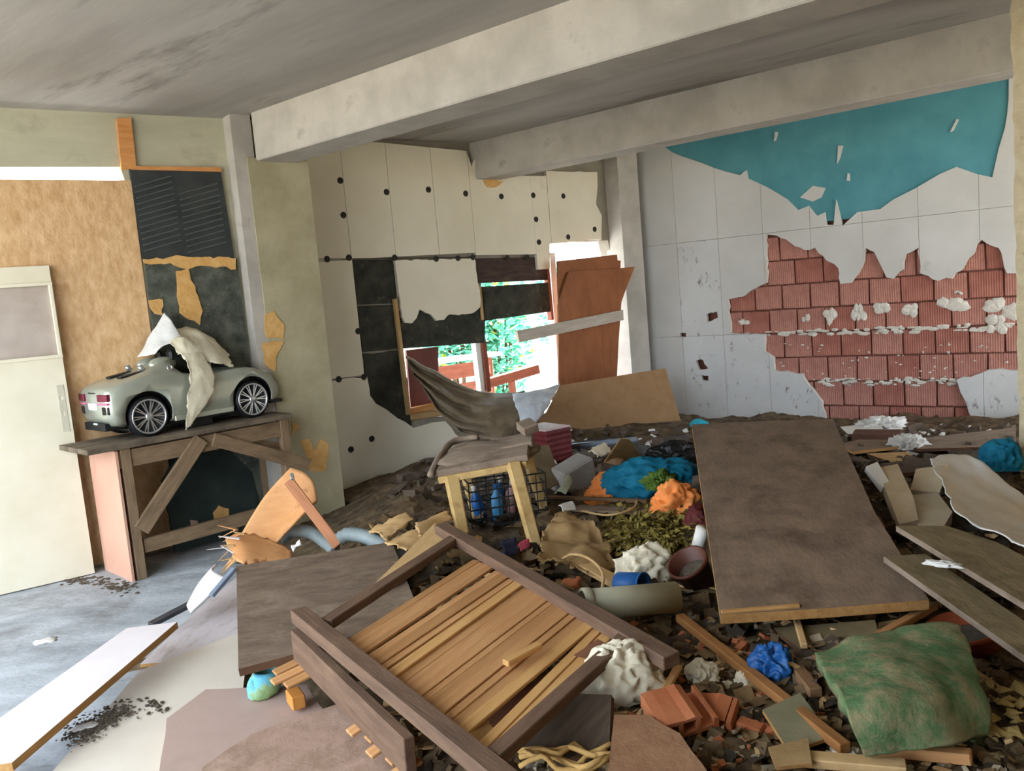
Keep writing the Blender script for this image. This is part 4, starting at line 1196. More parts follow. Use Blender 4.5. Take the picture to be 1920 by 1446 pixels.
cloth('seat', [s0, s1, s2], veneer, ch, nu=18, nv=10, amp=.004, freq=6, th=.014, fringe=.008)
rs = random.Random(8)
for i in range(14):
    a = P(452 + rs.uniform(-14, 6), 1000 + rs.uniform(-8, 50), 4.42 + rs.uniform(-.05, .05))
    b = a + V((rs.uniform(-.14, -.04), rs.uniform(-.05, .03), rs.uniform(-.10, .05)))
    bar('splinter', a, b, rs.uniform(.01, .035), .005, rs.choice((palew, veneer, whiteb)), ch, taper=.3, bevel=0)
# hoses
tag(tube('ribbed_hose', [P(528, 1012, 4.75), P(548, 997, 4.75), P(580, 998, 4.7), P(606, 1014, 4.65), P(628, 1032, 4.6)], .036, hosem, seg=14, ribs=.011), 'grey ribbed hose seen behind the leg of the broken chair', 'hose')
tag(tube('ribbed_hose', [P(636, 1012, 4.45), P(655, 1002, 4.45), P(690, 1008, 4.4), P(728, 1028, 4.3), P(762, 1052, 4.2)], .04, hosem, seg=14, ribs=.011), 'grey ribbed hose lying over the edge of the dusty brown board', 'hose')
tag(cloth('paper_scrap', [[P(548, 1022, 4.5), P(560, 1012, 4.5)], [P(552, 1034, 4.45), P(566, 1018, 4.5)]], paperm, nu=6, nv=6, amp=.02, freq=20, th=.002), 'small torn white paper between the chair and the hose', 'paper')

# ---- veneer scraps behind the frame
def scrap(name, px, dd, mat, label, amp=.02, cat='scrap', nu=14, th=.006, fr=.008, seed=0, freq=8):
    a, b, c, d = [P(x, y, q) for (x, y), q in zip(px, dd)]
    rows = [[a.lerp(b, i / 3) for i in range(4)], [a.lerp(d, .5).lerp(b.lerp(c, .5), i / 3) + V((0, 0, amp)) for i in range(4)], [d.lerp(c, i / 3) for i in range(4)]]
    return tag(cloth(name, rows, mat, nu=nu, nv=nu, amp=amp * .5, freq=freq, seed=seed, th=th, fringe=fr), label, cat)
scrap('veneer_piece', [(690, 997), (748, 966), (776, 975), (722, 1012)], [4.35, 4.5, 4.4, 4.2], palew, 'torn pale veneer piece standing behind the ribbed hose', cat='veneer')
scrap('veneer_piece', [(778, 985), (832, 962), (848, 975), (788, 1006)], [4.4, 4.6, 4.5, 4.2], palew, 'curled veneer piece pointing towards the stool', seed=2, cat='veneer')
tag(board('plywood_board', [P(680, 1118, 3.6), P(766, 1030, 3.95), P(815, 982, 4.2), P(850, 1008, 4.05), P(752, 1090, 3.7)], .012, [palew, rawedge]), 'pale pointed plywood board under the top rail of the slatted frame', 'board')
scrap('veneer_piece', [(722, 1020), (770, 995), (812, 1000), (765, 1035)], [4.2, 4.35, 4.3, 4.1], palew, 'crumpled yellowish veneer behind the plywood board', seed=5, cat='veneer')

# ---- stool
sl = [P(813, 884, 4.55), P(985, 854, 4.5), P(1004, 801, 4.82), P(852, 834, 4.9)]
st = thing('wooden_stool', 'crude wooden stool with dirty grey seat standing on the rubble', 'stool', onm(920, 1000))
nst = (sl[1] - sl[0]).cross(sl[3] - sl[0]).normalized()
if nst.z < 0:
    nst = -nst
mid = lambda a, b, t_: a.lerp(b, t_)
bar('seat_plank', mid(sl[0], sl[3], .22) - nst * .02, mid(sl[1], sl[2], .22) - nst * .02, .16, .035, greyw, st, up=nst)
bar('seat_plank', mid(sl[0], sl[3], .68) - nst * .02, mid(sl[1], sl[2], .68) - nst * .02, .17, .035, greyw, st, up=nst)
bar('front_rail', sl[0] - nst * .055 + (sl[1] - sl[0]) * .03, sl[1] - nst * .05, .03, .035, rawpine, st, up=nst)
sd_ = lump('dirt_crust', mid(mid(sl[0], sl[1], .5), mid(sl[3], sl[2], .5), .5) - V((0, 0, .035)), (.25, .15, .03), greyw, st, amp=.35, freq=4, sub=3, seed=7, rot=math.atan2((sl[1] - sl[0]).y, (sl[1] - sl[0]).x), tilt=.3)
tube('crust_roll', [sl[0] + V((-.02, 0, -.02)), mid(sl[0], sl[3], .5) + V((-.02, 0, .015)), sl[3] + V((0, 0, .02)), mid(sl[3], sl[2], .3) + V((0, 0, .012))], .019, greyw, st, seg=8)
cbox('torn_corner', P(990, 808, 4.75), (.09, .1, .05), greyw, st, rot=(.3, -.2, .4))
for (x0, y0, d0), (x1, y1, d1), wd_ in (((846, 892, 4.56), (868, 1003, 4.5), .075), ((872, 884, 4.85), (898, 990, 4.85), .055), ((962, 868, 4.5), (1010, 1046, 4.28), .07), ((986, 850, 4.82), (1020, 955, 4.86), .06)):
    bar('leg', P(x0, y0, d0) - V((0, 0, .0)), P(x1, y1, d1), wd_, wd_ * .85, rawpine, st, up=V((.3, -1, 0)), taper=.85, bevel=.008)
bar('stretcher', P(880, 960, 4.85), P(1010, 925, 4.85), .03, .03, greyw, st)

# ---- wire basket with bottles behind the stool
bk = onm(945, 985)
bk = V((bk.x, bk.y + .15, mound(bk.x, bk.y + .15) - .02))
wbk = thing('wire_basket', 'black wire basket behind the legs of the stool', 'basket', bk)
bwx, bwy, bwz = .22, .16, .26
FBK = Matrix.Translation(bk) @ Matrix.Rotation(.25, 4, 'Z')
wire = M('black_wire', (30, 32, 34), (44, 46, 48), 8, rough=.5)
for i in range(9):
    x = -bwx + 2 * bwx * i / 8
    for y in (-bwy, bwy):
        bar('wire', FBK @ V((x, y, 0)), FBK @ V((x, y, bwz)), .006, .006, wire, wbk, up=V((0, 1, 0)), bevel=0)
for k in range(6):
    z = bwz * k / 5
    for y in (-bwy, bwy):
        bar('wire', FBK @ V((-bwx, y, z)), FBK @ V((bwx, y, z)), .007, .007, wire, wbk, bevel=0)
    for x in (-bwx, bwx):
        bar('wire', FBK @ V((x, -bwy, z)), FBK @ V((x, bwy, z)), .007, .007, wire, wbk, bevel=0)
slab('base_tray', [(-bwx, -bwy), (bwx, -bwy), (bwx, bwy), (-bwx, bwy)], [], 0, .01, blacks, wbk, FBK)
bcol = [('blue', bluepl), ('pink', M('pink_plastic', (196, 150, 146), (206, 164, 160), 6, rough=.4)), ('light blue', M('lightblue_plastic', (70, 140, 190), (90, 158, 206), 6, rough=.4)), ('white', paperm), ('brown', brownpl)]
for i, (x, y, ci) in enumerate(((-.14, -.05, 0), (-.05, -.08, 2), (.03, -.03, 1), (.10, -.07, 4), (.15, .05, 3), (-.02, .07, 0))):
    Fb = FBK @ Matrix.Translation((x, y, .012)) @ Matrix.Rotation(.15 * ((i % 3) - 1), 4, 'Y')
    t_ = thing('bottle', ['dark blue bottle at the near left of the wire basket', 'light blue bottle near the front of the wire basket', 'pink bottle in the middle of the wire basket', 'brown bottle at the near right of the wire basket', 'white bottle at the far right of the wire basket', 'dark blue bottle at the back of the wire basket'][i], 'bottle', None, 'bottles in the wire basket', Fb)
    lathe('flask', [(.03, 0), (.034, .01), (.034, .13), (.014, .165), (.013, .18)], bcol[ci][1], t_, Fb, seg=14)
    lathe('cap', [(.016, .18), (.016, .205), (.0001, .206)], (paperm, bluepl)[ci != 0 and i % 2], t_, Fb, seg=12)

# ---- boxes behind
bx = onm(1024, 868)
b_ = thing('striped_box', 'dark red box with pale lid between stool and hardboard', 'box', bx)
rz = math.radians(36)
cbox('box_body', bx + V((.02, .2, -.02)), (.26, .34, .27), redst, b_, rot=(0, 0, rz))
cbox('lid', bx + V((.02, .2, .25)), (.265, .345, .012), M('box_lid', (200, 172, 176), (214, 188, 192), 6, rough=.6), b_, rot=(0, 0, rz))
tag(board('olive_sheet', [P(992, 838, 5.7), P(1030, 832, 5.72), P(1052, 905, 5.5), P(1008, 925, 5.35)], .012, [M('olive_brown_panel', (102, 88, 66), (124, 108, 84), 6, rough=.8, bump=.3), rawedge]), 'olive brown sheet leaning on the red box beside the stool', 'sheet')
gb = [P(1041, 872, 5.2), P(1092, 846, 5.3), P(1114, 851, 5.42), P(1113, 898, 5.3), P(1073, 916, 5.12), P(1046, 905, 5.1)]
F_ = frame(onm(1080, 915) + V((0, .05, -.02)), V((.9, .45, 0)), V((-.05, -.1, 1)))
tag(mk('grey_carton', [(-.13, -.09, 0), (.12, -.09, 0), (.12, .1, 0), (-.13, .1, 0), (-.12, -.09, .15), (.11, -.09, .21), (.11, .1, .21), (-.12, .1, .15)], [[3, 2, 1, 0], [4, 5, 6, 7], [0, 1, 5, 4], [1, 2, 6, 5], [2, 3, 7, 6], [3, 0, 4, 7]], greyc, None, F_, bevel=.012), 'squashed grey carton between red box and teal cloth', 'carton')

# ---- cloths and bags
def clp(px, py, wpx, hpx, mat, name, label, cat, dz=0, seed=0, amp=.35, freq=2.6, depth=1.0, rot=0, sub=5, **kw):
    p = onm(px, py + hpx * .5)
    d = (p - CAM).dot(FW)
    rx, rz_ = wpx / 2 * d / FPX, hpx * d / FPX / 1.35
    p = V((p.x, p.y + rx * depth * .4, mound(p.x, p.y + rx * depth * .4) - .015 + dz))
    return tag(lump(name, p, (rx, rx * depth, rz_), mat, amp=amp, freq=freq, sub=sub, seed=seed, rot=rot, **kw), label, cat)
clp(1225, 888, 165, 66, tealc, 'teal_cloth', 'bundle of teal blue cloth on the rubble left of the big board', 'cloth', seed=1, depth=.55)
clp(1145, 915, 85, 52, orangec, 'orange_cloth', 'orange cloth lying left of the teal bundle', 'cloth', seed=2, depth=.7)
clp(1272, 940, 92, 56, orangec, 'orange_cloth', 'bright orange crumpled cloth in front of the teal bundle, beside the big board', 'cloth', seed=3, depth=.6, amp=.45)
clp(1265, 852, 95, 46, blackb, 'black_bag', 'black plastic bag behind the teal cloth', 'bag', seed=4, depth=.6)
clp(1190, 848, 70, 30, M('grey_bag', (70, 68, 68), (92, 90, 90), 5, rough=.5, bump=.3), 'grey_bag', 'dark grey bag beside the black one behind the teal cloth', 'bag', seed=5, depth=.6)
clp(1887, 886, 66, 50, tealc, 'teal_cloth', 'small teal bundle beside the wall end at the right edge', 'cloth', seed=6, dz=.1)
clp(1168, 1262, 150, 108, whitec, 'white_bag', 'wrinkled white cloth bag beside the corner of the slatted frame', 'bag', seed=7, depth=.6, amp=.3, freq=3.2)
clp(1208, 1060, 92, 62, whitec, 'white_gloves', 'pair of cream work gloves above the grey pipe', 'gloves', seed=8, depth=.5, amp=.6, freq=1.9)
clp(1312, 782 + 10, 30, 14, M('cyan_bag', (30, 170, 196), (60, 190, 212), 5, rough=.4), 'cyan_scrap', 'tiny cyan plastic scrap at the foot of the right wall', 'scrap', seed=9)
clp(1455, 1246, 78, 66, bluepl, 'blue_bag', 'crumpled blue plastic bag beside the green cushion', 'bag', seed=10, amp=.5, depth=.8, rot=-.7)
clp(1240, 918, 50, 24, M('green_tuft', (74, 110, 44), (120, 140, 60), 14, rough=.9, bump=.9, bscale=30), 'moss_tuft', 'green tuft below the teal bundle', 'plant', seed=11, amp=.8, freq=5, dz=.06)
clp(1156, 868, 42, 30, M('wood_round', (150, 118, 86), (168, 136, 104), 6, rough=.8), 'round_block', 'rounded brown block behind the orange cloth', 'block', seed=12, amp=.08)
clp(1408, 1270, 46, 40, whitec, 'plaster_lump', 'white plaster lump beside the long stick', 'plaster', seed=13, amp=.4)
clp(1320, 1262, 55, 40, whitec, 'plaster_lump', 'pale plaster lump right of the white cloth bag', 'plaster', seed=14, amp=.4)
clp(1590, 1418, 60, 34, whitec, 'plaster_lump', 'cream plaster lump below the green cushion', 'plaster', seed=15, amp=.5)
# sack
ax = [[P(1022, 985, 4.2), P(1050, 962, 4.35), P(1085, 965, 4.35), P(1112, 985, 4.2)],
      [P(1015, 1015, 4.05), P(1055, 1000, 4.1), P(1095, 1000, 4.1), P(1135, 1020, 4.0)],
      [P(1010, 1045, 3.85), P(1055, 1035, 3.9), P(1100, 1035, 3.88), P(1158, 1065, 3.75)],
      [P(1012, 1062, 3.75), P(1050, 1062, 3.7), P(1095, 1070, 3.65), P(1170, 1095, 3.55)]]
tag(cloth('brown_sack', ax, sackm, nu=34, nv=30, amp=.035, freq=6, seed=7, th=.006, fringe=.01), 'flat dusty brown sack in front of the stool', 'sack')
# mineral wool pile
rs = random.Random(31)
vs_, fs = [], []
for i in range(2600):
    x, y = rs.gauss(1225, 42), rs.gauss(1008, 24)
    if not (1130 < x < 1318 and 958 < y < 1062):
        continue
    p = onm(x, y, .0)
    p.z += rs.uniform(0, .07)
    s = rs.uniform(.008, .028)
    d = V((rs.uniform(-1, 1), rs.uniform(-1, 1), rs.uniform(-.6, .8))).normalized()
    e = d.cross(V((rs.uniform(-1, 1), rs.uniform(-1, 1), 1))).normalized()
    k = len(vs_)
    vs_ += [p - d * s, p + e * s * .5, p + d * s, p - e * s * .4 + V((0, 0, s * .3))]
    fs += [[k, k + 1, k + 2], [k, k + 2, k + 3]]
tag(mkw('mineral_wool', vs_, fs, mossf, recalc=False), 'heap of yellow green fibrous wool left of the big board', 'wool', kind='stuff')

# ---- planks and strips in the middle
def strip(px0, px1, wd_, th, mat, name, label, dz=.03, cat='plank', z=None):
    a = onm(*px0, dz) if z is None else onz(*px0, z[0])
    b = onm(*px1, dz) if z is None else onz(*px1, z[1])
    return tag(bar(name, a, b, wd_, th, mat), label, cat)
strip((1026, 932), (1215, 940), .03, .02, darkedge and M('dark_lath', (92, 68, 48), (112, 86, 62), 5, (1, 6, 6), rough=.8), 'dark_lath', 'thin dark lath in front of the orange cloth', .06, 'lath')
strip((1075, 953), (1258, 962), .11, .014, dust, 'brown_plank', 'short brown plank between the dark lath and the wool heap', .04)
strip((1275, 1158), (1585, 1404), .035, .03, M('brown_stick', (146, 98, 54), (168, 118, 70), 5, (1, 6, 6), rough=.7, bump=.2), 'long_stick', 'long brown stick running from the big board to the green cushion', .05, 'stick')
strip((1095, 1060), (1185, 1108), .07, .025, palew, 'split_plank', 'pale split plank pointing at the blue tin', .05)
strip((1640, 1198), (1752, 1135), .03, .025, slatC, 'short_lath', 'amber lath under the near corner of the big board', .05, 'lath')
strip((1490, 1150), (1508, 1212), .022, .02, palew, 'short_stick', 'short pale stick under the front edge of the big board', .04, 'stick')
strip((1618, 1400), (1822, 1420), .04, .03, slatA, 'wooden_lath', 'orange lath along the front edge of the green cushion', .03, 'lath')
strip((1475, 1420), (1700, 1440), .05, .025, palew, 'pale_lath', 'dusty pale lath at the bottom below the plaster lump', .03, 'lath')
strip((1245, 1300), (1272, 1250), .025, .015, slatB, 'wood_splinter', 'light splinter standing beside the white cloth bag', .05, 'splinter')
strip((1470, 1225), (1530, 1300), .04, .03, M('dull_brown_lath', (120, 88, 60), (140, 106, 76), 5, (1, 6, 6), rough=.8), 'brown_lath', 'brown lath between the blue bag and the green cushion', .04, 'lath')
tag(tube('cable', [onm(1042, 1060, .06), onm(1070, 1040, .10), onm(1105, 1048, .10), onm(1130, 1075, .08), onm(1128, 1110, .06)], .007, palew, seg=6), 'pale cable looping beside the brown sack', 'cable')
tag(tube('cable', [onm(1090, 958, .06), onm(1140, 966, .07), onm(1185, 955, .08), onm(1195, 938, .07)], .006, palew, seg=6), 'thin pale cord curved over the brown plank', 'cord')
# pipe, tin, pot
pp0, pp1 = P(1092, 1134, 3.12), P(1268, 1120, 3.2)
dz_ = (pp1 - pp0)
pi_ = thing('grey_pipe', 'short wide grey pipe lying above the corner of the slatted frame', 'pipe', None, F=frame(pp0, V((0, 0, 1)), dz_))
lathe('tube_wall', [(.050, 0), (.055, .0), (.058, dz_.length), (.052, dz_.length), (.05, 0)], pipeg, pi_, WM[pi_.name], seg=28, cap=False)
lathe('end_cap', [(.05, dz_.length - .02), (.0001, dz_.length - .022)], pipeg, pi_, WM[pi_.name], seg=28, cap=False)
lathe('collar', [(.056, .0), (.061, .002), (.061, .03), (.057, .034)], pipeg, pi_, WM[pi_.name], seg=28, cap=False)
tp0, tp1 = P(1160, 1095, 3.42), P(1212, 1088, 3.38)
ti_ = thing('blue_tin', 'blue tin lying open behind the grey pipe', 'tin', None, F=frame(tp0, V((0, 0, 1)), tp1 - tp0 + V((0, -.06, 0))))
lathe('can', [(.0001, 0), (.045, 0), (.048, .004), (.048, .12), (.045, .12), (.042, .01), (.0001, .008)], bluepl, ti_, WM[ti_.name], seg=24)
lathe('rim', [(.047, .116), (.051, .117), (.051, .124), (.046, .124)], bluepl, ti_, WM[ti_.name], seg=24, cap=False)
qp = onm(1332, 1112)
po = thing('brown_pot', 'reddish brown plastic pot tipped beside the big board', 'pot', None, F=Matrix.Translation(qp + V((0, .1, -.02))) @ Matrix.Rotation(-.5, 4, 'Y') @ Matrix.Rotation(.3, 4, 'X'))
lathe('pot_wall', [(.0001, 0), (.055, 0), (.08, .15), (.087, .15), (.087, .166), (.078, .166), (.053, .012), (.0001, .01)], brownpl, po, WM[po.name], seg=28)
lathe('soil', [(.07, .10), (.04, .11), (.0001, .105)], soil, po, WM[po.name], seg=20, cap=False)
qp = onm(1835, 1250)
po = thing('red_pot', 'large red brown bucket under the planks behind the green cushion', 'pot', None, F=Matrix.Translation(qp + V((0.03, .1, -.03))) @ Matrix.Rotation(-.2, 4, 'Y'))
lathe('pot_wall', [(.0001, 0), (.085, 0), (.11, .11), (.118, .11), (.118, .125), (.108, .125), (.08, .012), (.0001, .01)], M('red_brown_plastic', (132, 62, 36), (150, 76, 46), 6, rough=.5), po, WM[po.name], seg=28)
lathe('soil', [(.098, .08), (.05, .09), (.0001, .085)], soil, po, WM[po.name], seg=20, cap=False)
# broken hollow brick
def hollow(px, py, L, Wd, Ht, rot, name, label, seed, broke=True):
    p = onm(px, py)
    F = Matrix.Translation(p + V((0, 0, -.01))) @ Matrix.Rotation(rot, 4, 'Z') @ Matrix.Rotation(.25, 4, 'X') @ Matrix.Rotation(math.pi / 2, 4, 'X') @ Matrix.Rotation(.1, 4, 'Z')
    holes = []
    nx, ny = 3, 2
    for i in range(nx):
        for j in range(ny):
            x0, x1 = -L / 2 + .012 + i * (L - .012) / nx, -L / 2 + (i + 1) * (L - .012) / nx
            y0, y1 = .012 + j * (Ht - .012) / ny, (j + 1) * (Ht - .012) / ny
            holes.append([(x0, y0), (x1, y0), (x1, y1), (x0, y1)])
    out = jag([(-L / 2, 0), (L / 2, 0), (L / 2, Ht * (.75 if broke else 1)), (L * .1, Ht), (-L / 2, Ht)], .006, .03, seed)
    return tag(slab(name, out, holes, -Wd / 2, Wd / 2, terra, None, F), label, 'brick')
hollow(1275, 1366, .17, .14, .11, .25, 'hollow_brick', 'broken orange hollow brick in front of the white cloth bag', 1)
hollow(1345, 1352, .12, .1, .07, -.5, 'hollow_brick', 'smaller orange hollow brick fragment right of the broken one', 2)
rs = random.Random(17)
shl = ['orange brick shard under the white cloth bag', 'orange brick shard right of the long stick, below the blue bag', 'orange brick shard touching the smaller hollow brick fragment', 'orange brick shard on the brown fibreboard edge', 'largest orange brick shard, below the long stick', 'orange brick shard above the white cloth bag beside the frame corner', 'orange brick shard under the pale cable beside the pipe', 'orange brick shard beside the grey green card']
for i, (x, y, s) in enumerate(((1175, 1318, .04), (1425, 1305, .03), (1385, 1340, .035), (1250, 1395, .04), (1405, 1370, .05), (1235, 1240, .035), (1075, 1100, .06), (1440, 1375, .04))):
    p = onm(x, y)
    tag(cbox('brick_shard', p - V((0, 0, .01)), (s * 1.5, s, s * .7), terra, rot=(rs.uniform(-.4, .4), rs.uniform(-.4, .4), rs.uniform(0, 3)), bevel=.006), shl[i], 'brick', 'orange brick shards in the near rubble')

# ---- the big board on the heap
bb = [onz(1298, 796, .72), onz(1562, 786, .72), onz(1742, 1128, .45), onz(1350, 1152, .45)]
p_, n_ = plane3(bb[0], bb[1], bb[3])
on_ = lambda x, y: onpl(x, y, p_, n_)
Fbb = frame((bb[0] + bb[2]) / 2, bb[3] - bb[0], n_ if n_.z > 0 else -n_)
bbt = thing('big_board', 'large brown wooden board sloping over the rubble heap in the middle right', 'board', None, F=Fbb)
board('panel', [on_(1297, 796), on_(1440, 789), on_(1562, 786), on_(1640, 960), on_(1742, 1125), on_(1560, 1140), on_(1350, 1153)], .035, [dust, rawedge], bbt, along=(0, 6))
nbb = n_ if n_.z > 0 else -n_
slab('peeled_patch', jag([(Fbb.inverted() @ on_(x, y)).to_2d()[:] for x, y in ((1610, 970), (1650, 965), (1672, 1005), (1660, 1025), (1630, 990))], .008, .04, 3), [], -.002, .002, M('peeled_red', (104, 62, 38), (122, 76, 48), 8, rough=.8), bbt, Fbb)
bar('edge_strip', on_(1352, 1150) + nbb * .004, on_(1500, 1138) + nbb * .004, .02, .012, rawedge, bbt, up=nbb)
# ---- grey planks at the right
tag(board('grey_slab', PZ((1657, 1046, .54), (1735, 1036, .55), (1990, 1215, .46), (1990, 1275, .45)), .022, [M('moss_grey_board', (112, 98, 70), (140, 124, 94), 6, (1, 3, 1), rough=.85, bump=.35, dirt=(90, 76, 48), dlo=.5, dhi=.75, dscale=5), greyw], along=(0, 3)), 'lower narrow grey brown board poking in from the right', 'board')
tag(board('grey_slab', PZ((1680, 990, .60), (1775, 984, .61), (1870, 1015, .59), (2010, 1095, .54), (2010, 1180, .52)), .022, [MATS['moss_grey_board'], greyw], along=(0, 4)), 'upper wide grey brown board poking in from the right', 'board')
tag(lump('snow_white_scrap', onz(1768, 1050, .58) - V((0, 0, .02)), (.05, .018, .01), paperm, amp=.7, freq=4, sub=4, seed=5, rot=-.6), 'white foam crumbs stuck to the edge of the upper grey board', 'scrap')
# ---- foam pieces and paper
c6b = cc(1260, 740, 660 / 1920)
def pol(pts, dd, mat, th, name, label, cat):
    px = c6b(pts)
    return tag(board(name, [P(x, y, d_ * .96) for (x, y), d_ in zip(px, dd)], th, mat), label, cat)
pol([(1060, 390), (1120, 368), (1185, 475), (1150, 510)], [4.3, 4.35, 4.2, 4.15], paperm, .03, 'foam_piece', 'bright white foam chunk beside the edge of the big board', 'foam')
pol([(1120, 400), (1230, 385), (1320, 540), (1340, 700), (1240, 700)], [4.35, 4.4, 4.05, 3.85, 3.8], foamp, .04, 'foam_piece', 'long beige foam piece along the big board', 'foam')
pol([(1300, 520), (1330, 405), (1510, 382), (1460, 535)], [4.25, 4.4, 4.4, 4.2], foamp, .05, 'foam_piece', 'square beige foam block standing behind the upper grey board', 'foam')
pol([(1310, 542), (1450, 540), (1530, 640), (1485, 712), (1340, 705)], [4.2, 4.2, 3.95, 3.8, 3.85], foamp, .05, 'foam_piece', 'beige foam block lying in front of the square one', 'foam')
c = lambda x, y, d_: P(*c6b([(x, y)])[0], d_)
lift_ = V((0, 0, .04))
rows = [[c(1400, 400, 4.3), c(1510, 380, 4.4), c(1610, 372, 4.4), c(1700, 430, 4.3), c(1930, 600, 4.1)],
        [c(1430, 460, 4.15), c(1540, 500, 4.15), c(1640, 520, 4.15), c(1760, 590, 4.05), c(1950, 720, 3.9)],
        [c(1490, 560, 3.8), c(1580, 640, 3.7), c(1690, 690, 3.6), c(1800, 740, 3.5), c(1960, 820, 3.3)],
        [c(1550, 690, 3.35), c(1630, 745, 3.2), c(1730, 810, 3.05), c(1830, 860, 2.95), c(1970, 930, 2.8)]]
tag(cloth('paper_sheet', [[q_ + lift_ for q_ in r_] for r_ in rows], paperm, nu=36, nv=28, amp=.018, freq=5, seed=8, th=.005), 'big crumpled white paper sheet at the right edge above the grey boards', 'paper')

# ---- green cushion
gq = [onz(1530, 1236, .43), onz(1640, 1205, .46), onz(1735, 1184, .48), onz(1795, 1188, .48), onz(1830, 1290, .43), onz(1850, 1368, .40), onz(1740, 1398, .38), onz(1625, 1395, .385), onz(1570, 1320, .41)]
gt = thing('green_cushion', 'worn green fabric cushion pad at the lower right', 'cushion', onm(1690, 1330))
g0 = [[onz(1530, 1238, .42), onz(1620, 1208, .44), onz(1715, 1186, .45), onz(1796, 1188, .45)],
      [onz(1556, 1290, .45), onz(1640, 1265, .47), onz(1735, 1245, .47), onz(1815, 1245, .44)],
      [onz(1590, 1345, .44), onz(1660, 1330, .46), onz(1755, 1315, .45), onz(1836, 1310, .42)],
      [onz(1626, 1402, .36), onz(1690, 1400, .37), onz(1765, 1402, .37), onz(1852, 1378, .36)]]
cloth('cover', g0, greenf, gt, nu=30, nv=30, amp=.012, freq=9, seed=3, th=.05)
cloth('corner_flap', [[onz(1838, 1365, .34), onz(1866, 1372, .33)], [onz(1830, 1400, .31), onz(1868, 1396, .30)], [onz(1850, 1415, .28), onz(1892, 1418, .28)]], greenf, gt, nu=10, nv=12, amp=.01, freq=12, seed=4, th=.02)
# dry leaves at right
lm_ = M('dry_leaf', (150, 126, 74), (180, 156, 100), 9, rough=.8, bump=.2)
rs = random.Random(41)
for i in range(16):
    p = onm(rs.uniform(1852, 1925), rs.uniform(1265, 1385), .03)
    s = rs.uniform(.022, .038)
    a = rs.uniform(0, 6.3)
    d = V((math.cos(a), math.sin(a), rs.uniform(-.4, .5)))
    e = V((-math.sin(a), math.cos(a), rs.uniform(-.5, .5)))
    vs_ = [p - d * s, p - d * s * .2 + e * s * .7, p + d * s * 1.1, p - d * s * .3 - e * s * .7, p + V((0, 0, s * .35)), p - d * s * 1.5 + V((0, 0, -.005))]
    tag(mkw('dry_leaf', vs_ + [v - V((0, 0, .002)) for v in vs_[:5]], [[0, 1, 4], [1, 2, 4], [2, 3, 4], [3, 0, 4], [5, 6, 9], [6, 7, 9], [7, 8, 9], [8, 5, 9]][:4] + [[7, 6, 10], [8, 7, 10], [9, 8, 10], [6, 9, 10]], lm_, recalc=False), 'dry yellow leaf in the litter right of the green cushion', 'leaf', 'dry leaves beside the green cushion')

# ---- bottom centre pieces
tag(board('charred_board', [onm(935, 1385, .06), onm(1010, 1300, .10), onm(1146, 1302, .10), onm(1143, 1392, .05), onm(1060, 1425, .03)], .02, [M('dark_wet_board', (66, 54, 44), (90, 76, 62), 5, (1, 5, 5), rough=.8, bump=.4), darkedge]), 'dark wet board under the near corner of the slatted frame', 'board')
tag(board('brown_fibreboard', [onm(1152, 1345, .08), onm(1215, 1332, .09), onm(1275, 1380, .07), onm(1345, 1475, .05), onm(1140, 1475, .06)], .018, [M('fibreboard', (140, 102, 74), (158, 120, 90), 14, rough=.85, bump=.4, bscale=50), darkedge], jagamp=.006, jstep=.06, seed=3), 'brown fibreboard piece at the bottom centre', 'board')
tag(board('wet_board', [onm(1010, 1270, .12), onm(1120, 1195, .14), onm(1160, 1225, .13), onm(960, 1395, .08), onm(880, 1420, .08), onm(880, 1370, .1)], .014, [M('mahogany_board', (96, 60, 42), (118, 78, 56), 4, (1, 6, 6), rough=.6, bump=.2), darkedge], along=(0, 4)), 'mahogany coloured board showing below the last slat of the large frame', 'board')
tag(board('grey_cardboard', [onm(1430, 1330, .05), onm(1500, 1300, .06), onm(1560, 1380, .05), onm(1480, 1410, .04)], .012, [M('grey_green_card', (128, 122, 94), (146, 138, 110), 6, rough=.85, bump=.3), rawedge]), 'grey green card beside the long stick', 'card')
tag(board('brown_card', [onm(1440, 1400, .05), onm(1515, 1385, .06), onm(1522, 1430, .05), onm(1455, 1440, .04)], .01, [sackm, rawedge]), 'yellowish brown card at the bottom below the stick', 'card')
ropem = M('straw_rope', (190, 150, 88), (210, 172, 110), 10, rough=.9, bump=.5)
rp_ = thing('straw_rope', 'frayed straw rope tangled at the bottom in front of the dark wet board', 'rope', onm(1060, 1420))
for i in range(5):
    rs = random.Random(60 + i)
    pts = []
    for k in range(6):
        pts.append(onm(975 + k * 33 + rs.uniform(-10, 10), 1405 + i * 7 + rs.uniform(-16, 16), .05 + rs.uniform(0, .03)))
    tube('strand', pts, .008, ropem, rp_, seg=6)
scrap('wood_shaving', [(865, 1375), (905, 1360), (935, 1385), (880, 1405)], [2.35, 2.45, 2.4, 2.3], palew, 'torn brown veneer under the lower rail of the slatted frame', seed=9, cat='veneer')
scrap('cloth_scrap', [(940, 1015), (966, 1008), (968, 1035), (945, 1042)], [4.1, 4.15, 4.05, 4.0], M('navy_scrap', (30, 34, 60), (44, 48, 76), 8, rough=.7), 'navy blue scrap at the foot of the stool', seed=10)
scrap('pink_scrap', [(972, 1024), (990, 1014), (994, 1024), (978, 1034)], [4.15, 4.2, 4.15, 4.1], M('pink_card', (226, 90, 120), (236, 110, 138), 8, rough=.6), 'bright pink scrap beside the front leg of the stool', seed=11, fr=0)
scrap('white_card', [(1045, 948), (1068, 940), (1078, 955), (1055, 960)], [4.6, 4.65, 4.6, 4.55], paperm, 'small white card right of the stool', seed=12, fr=0)

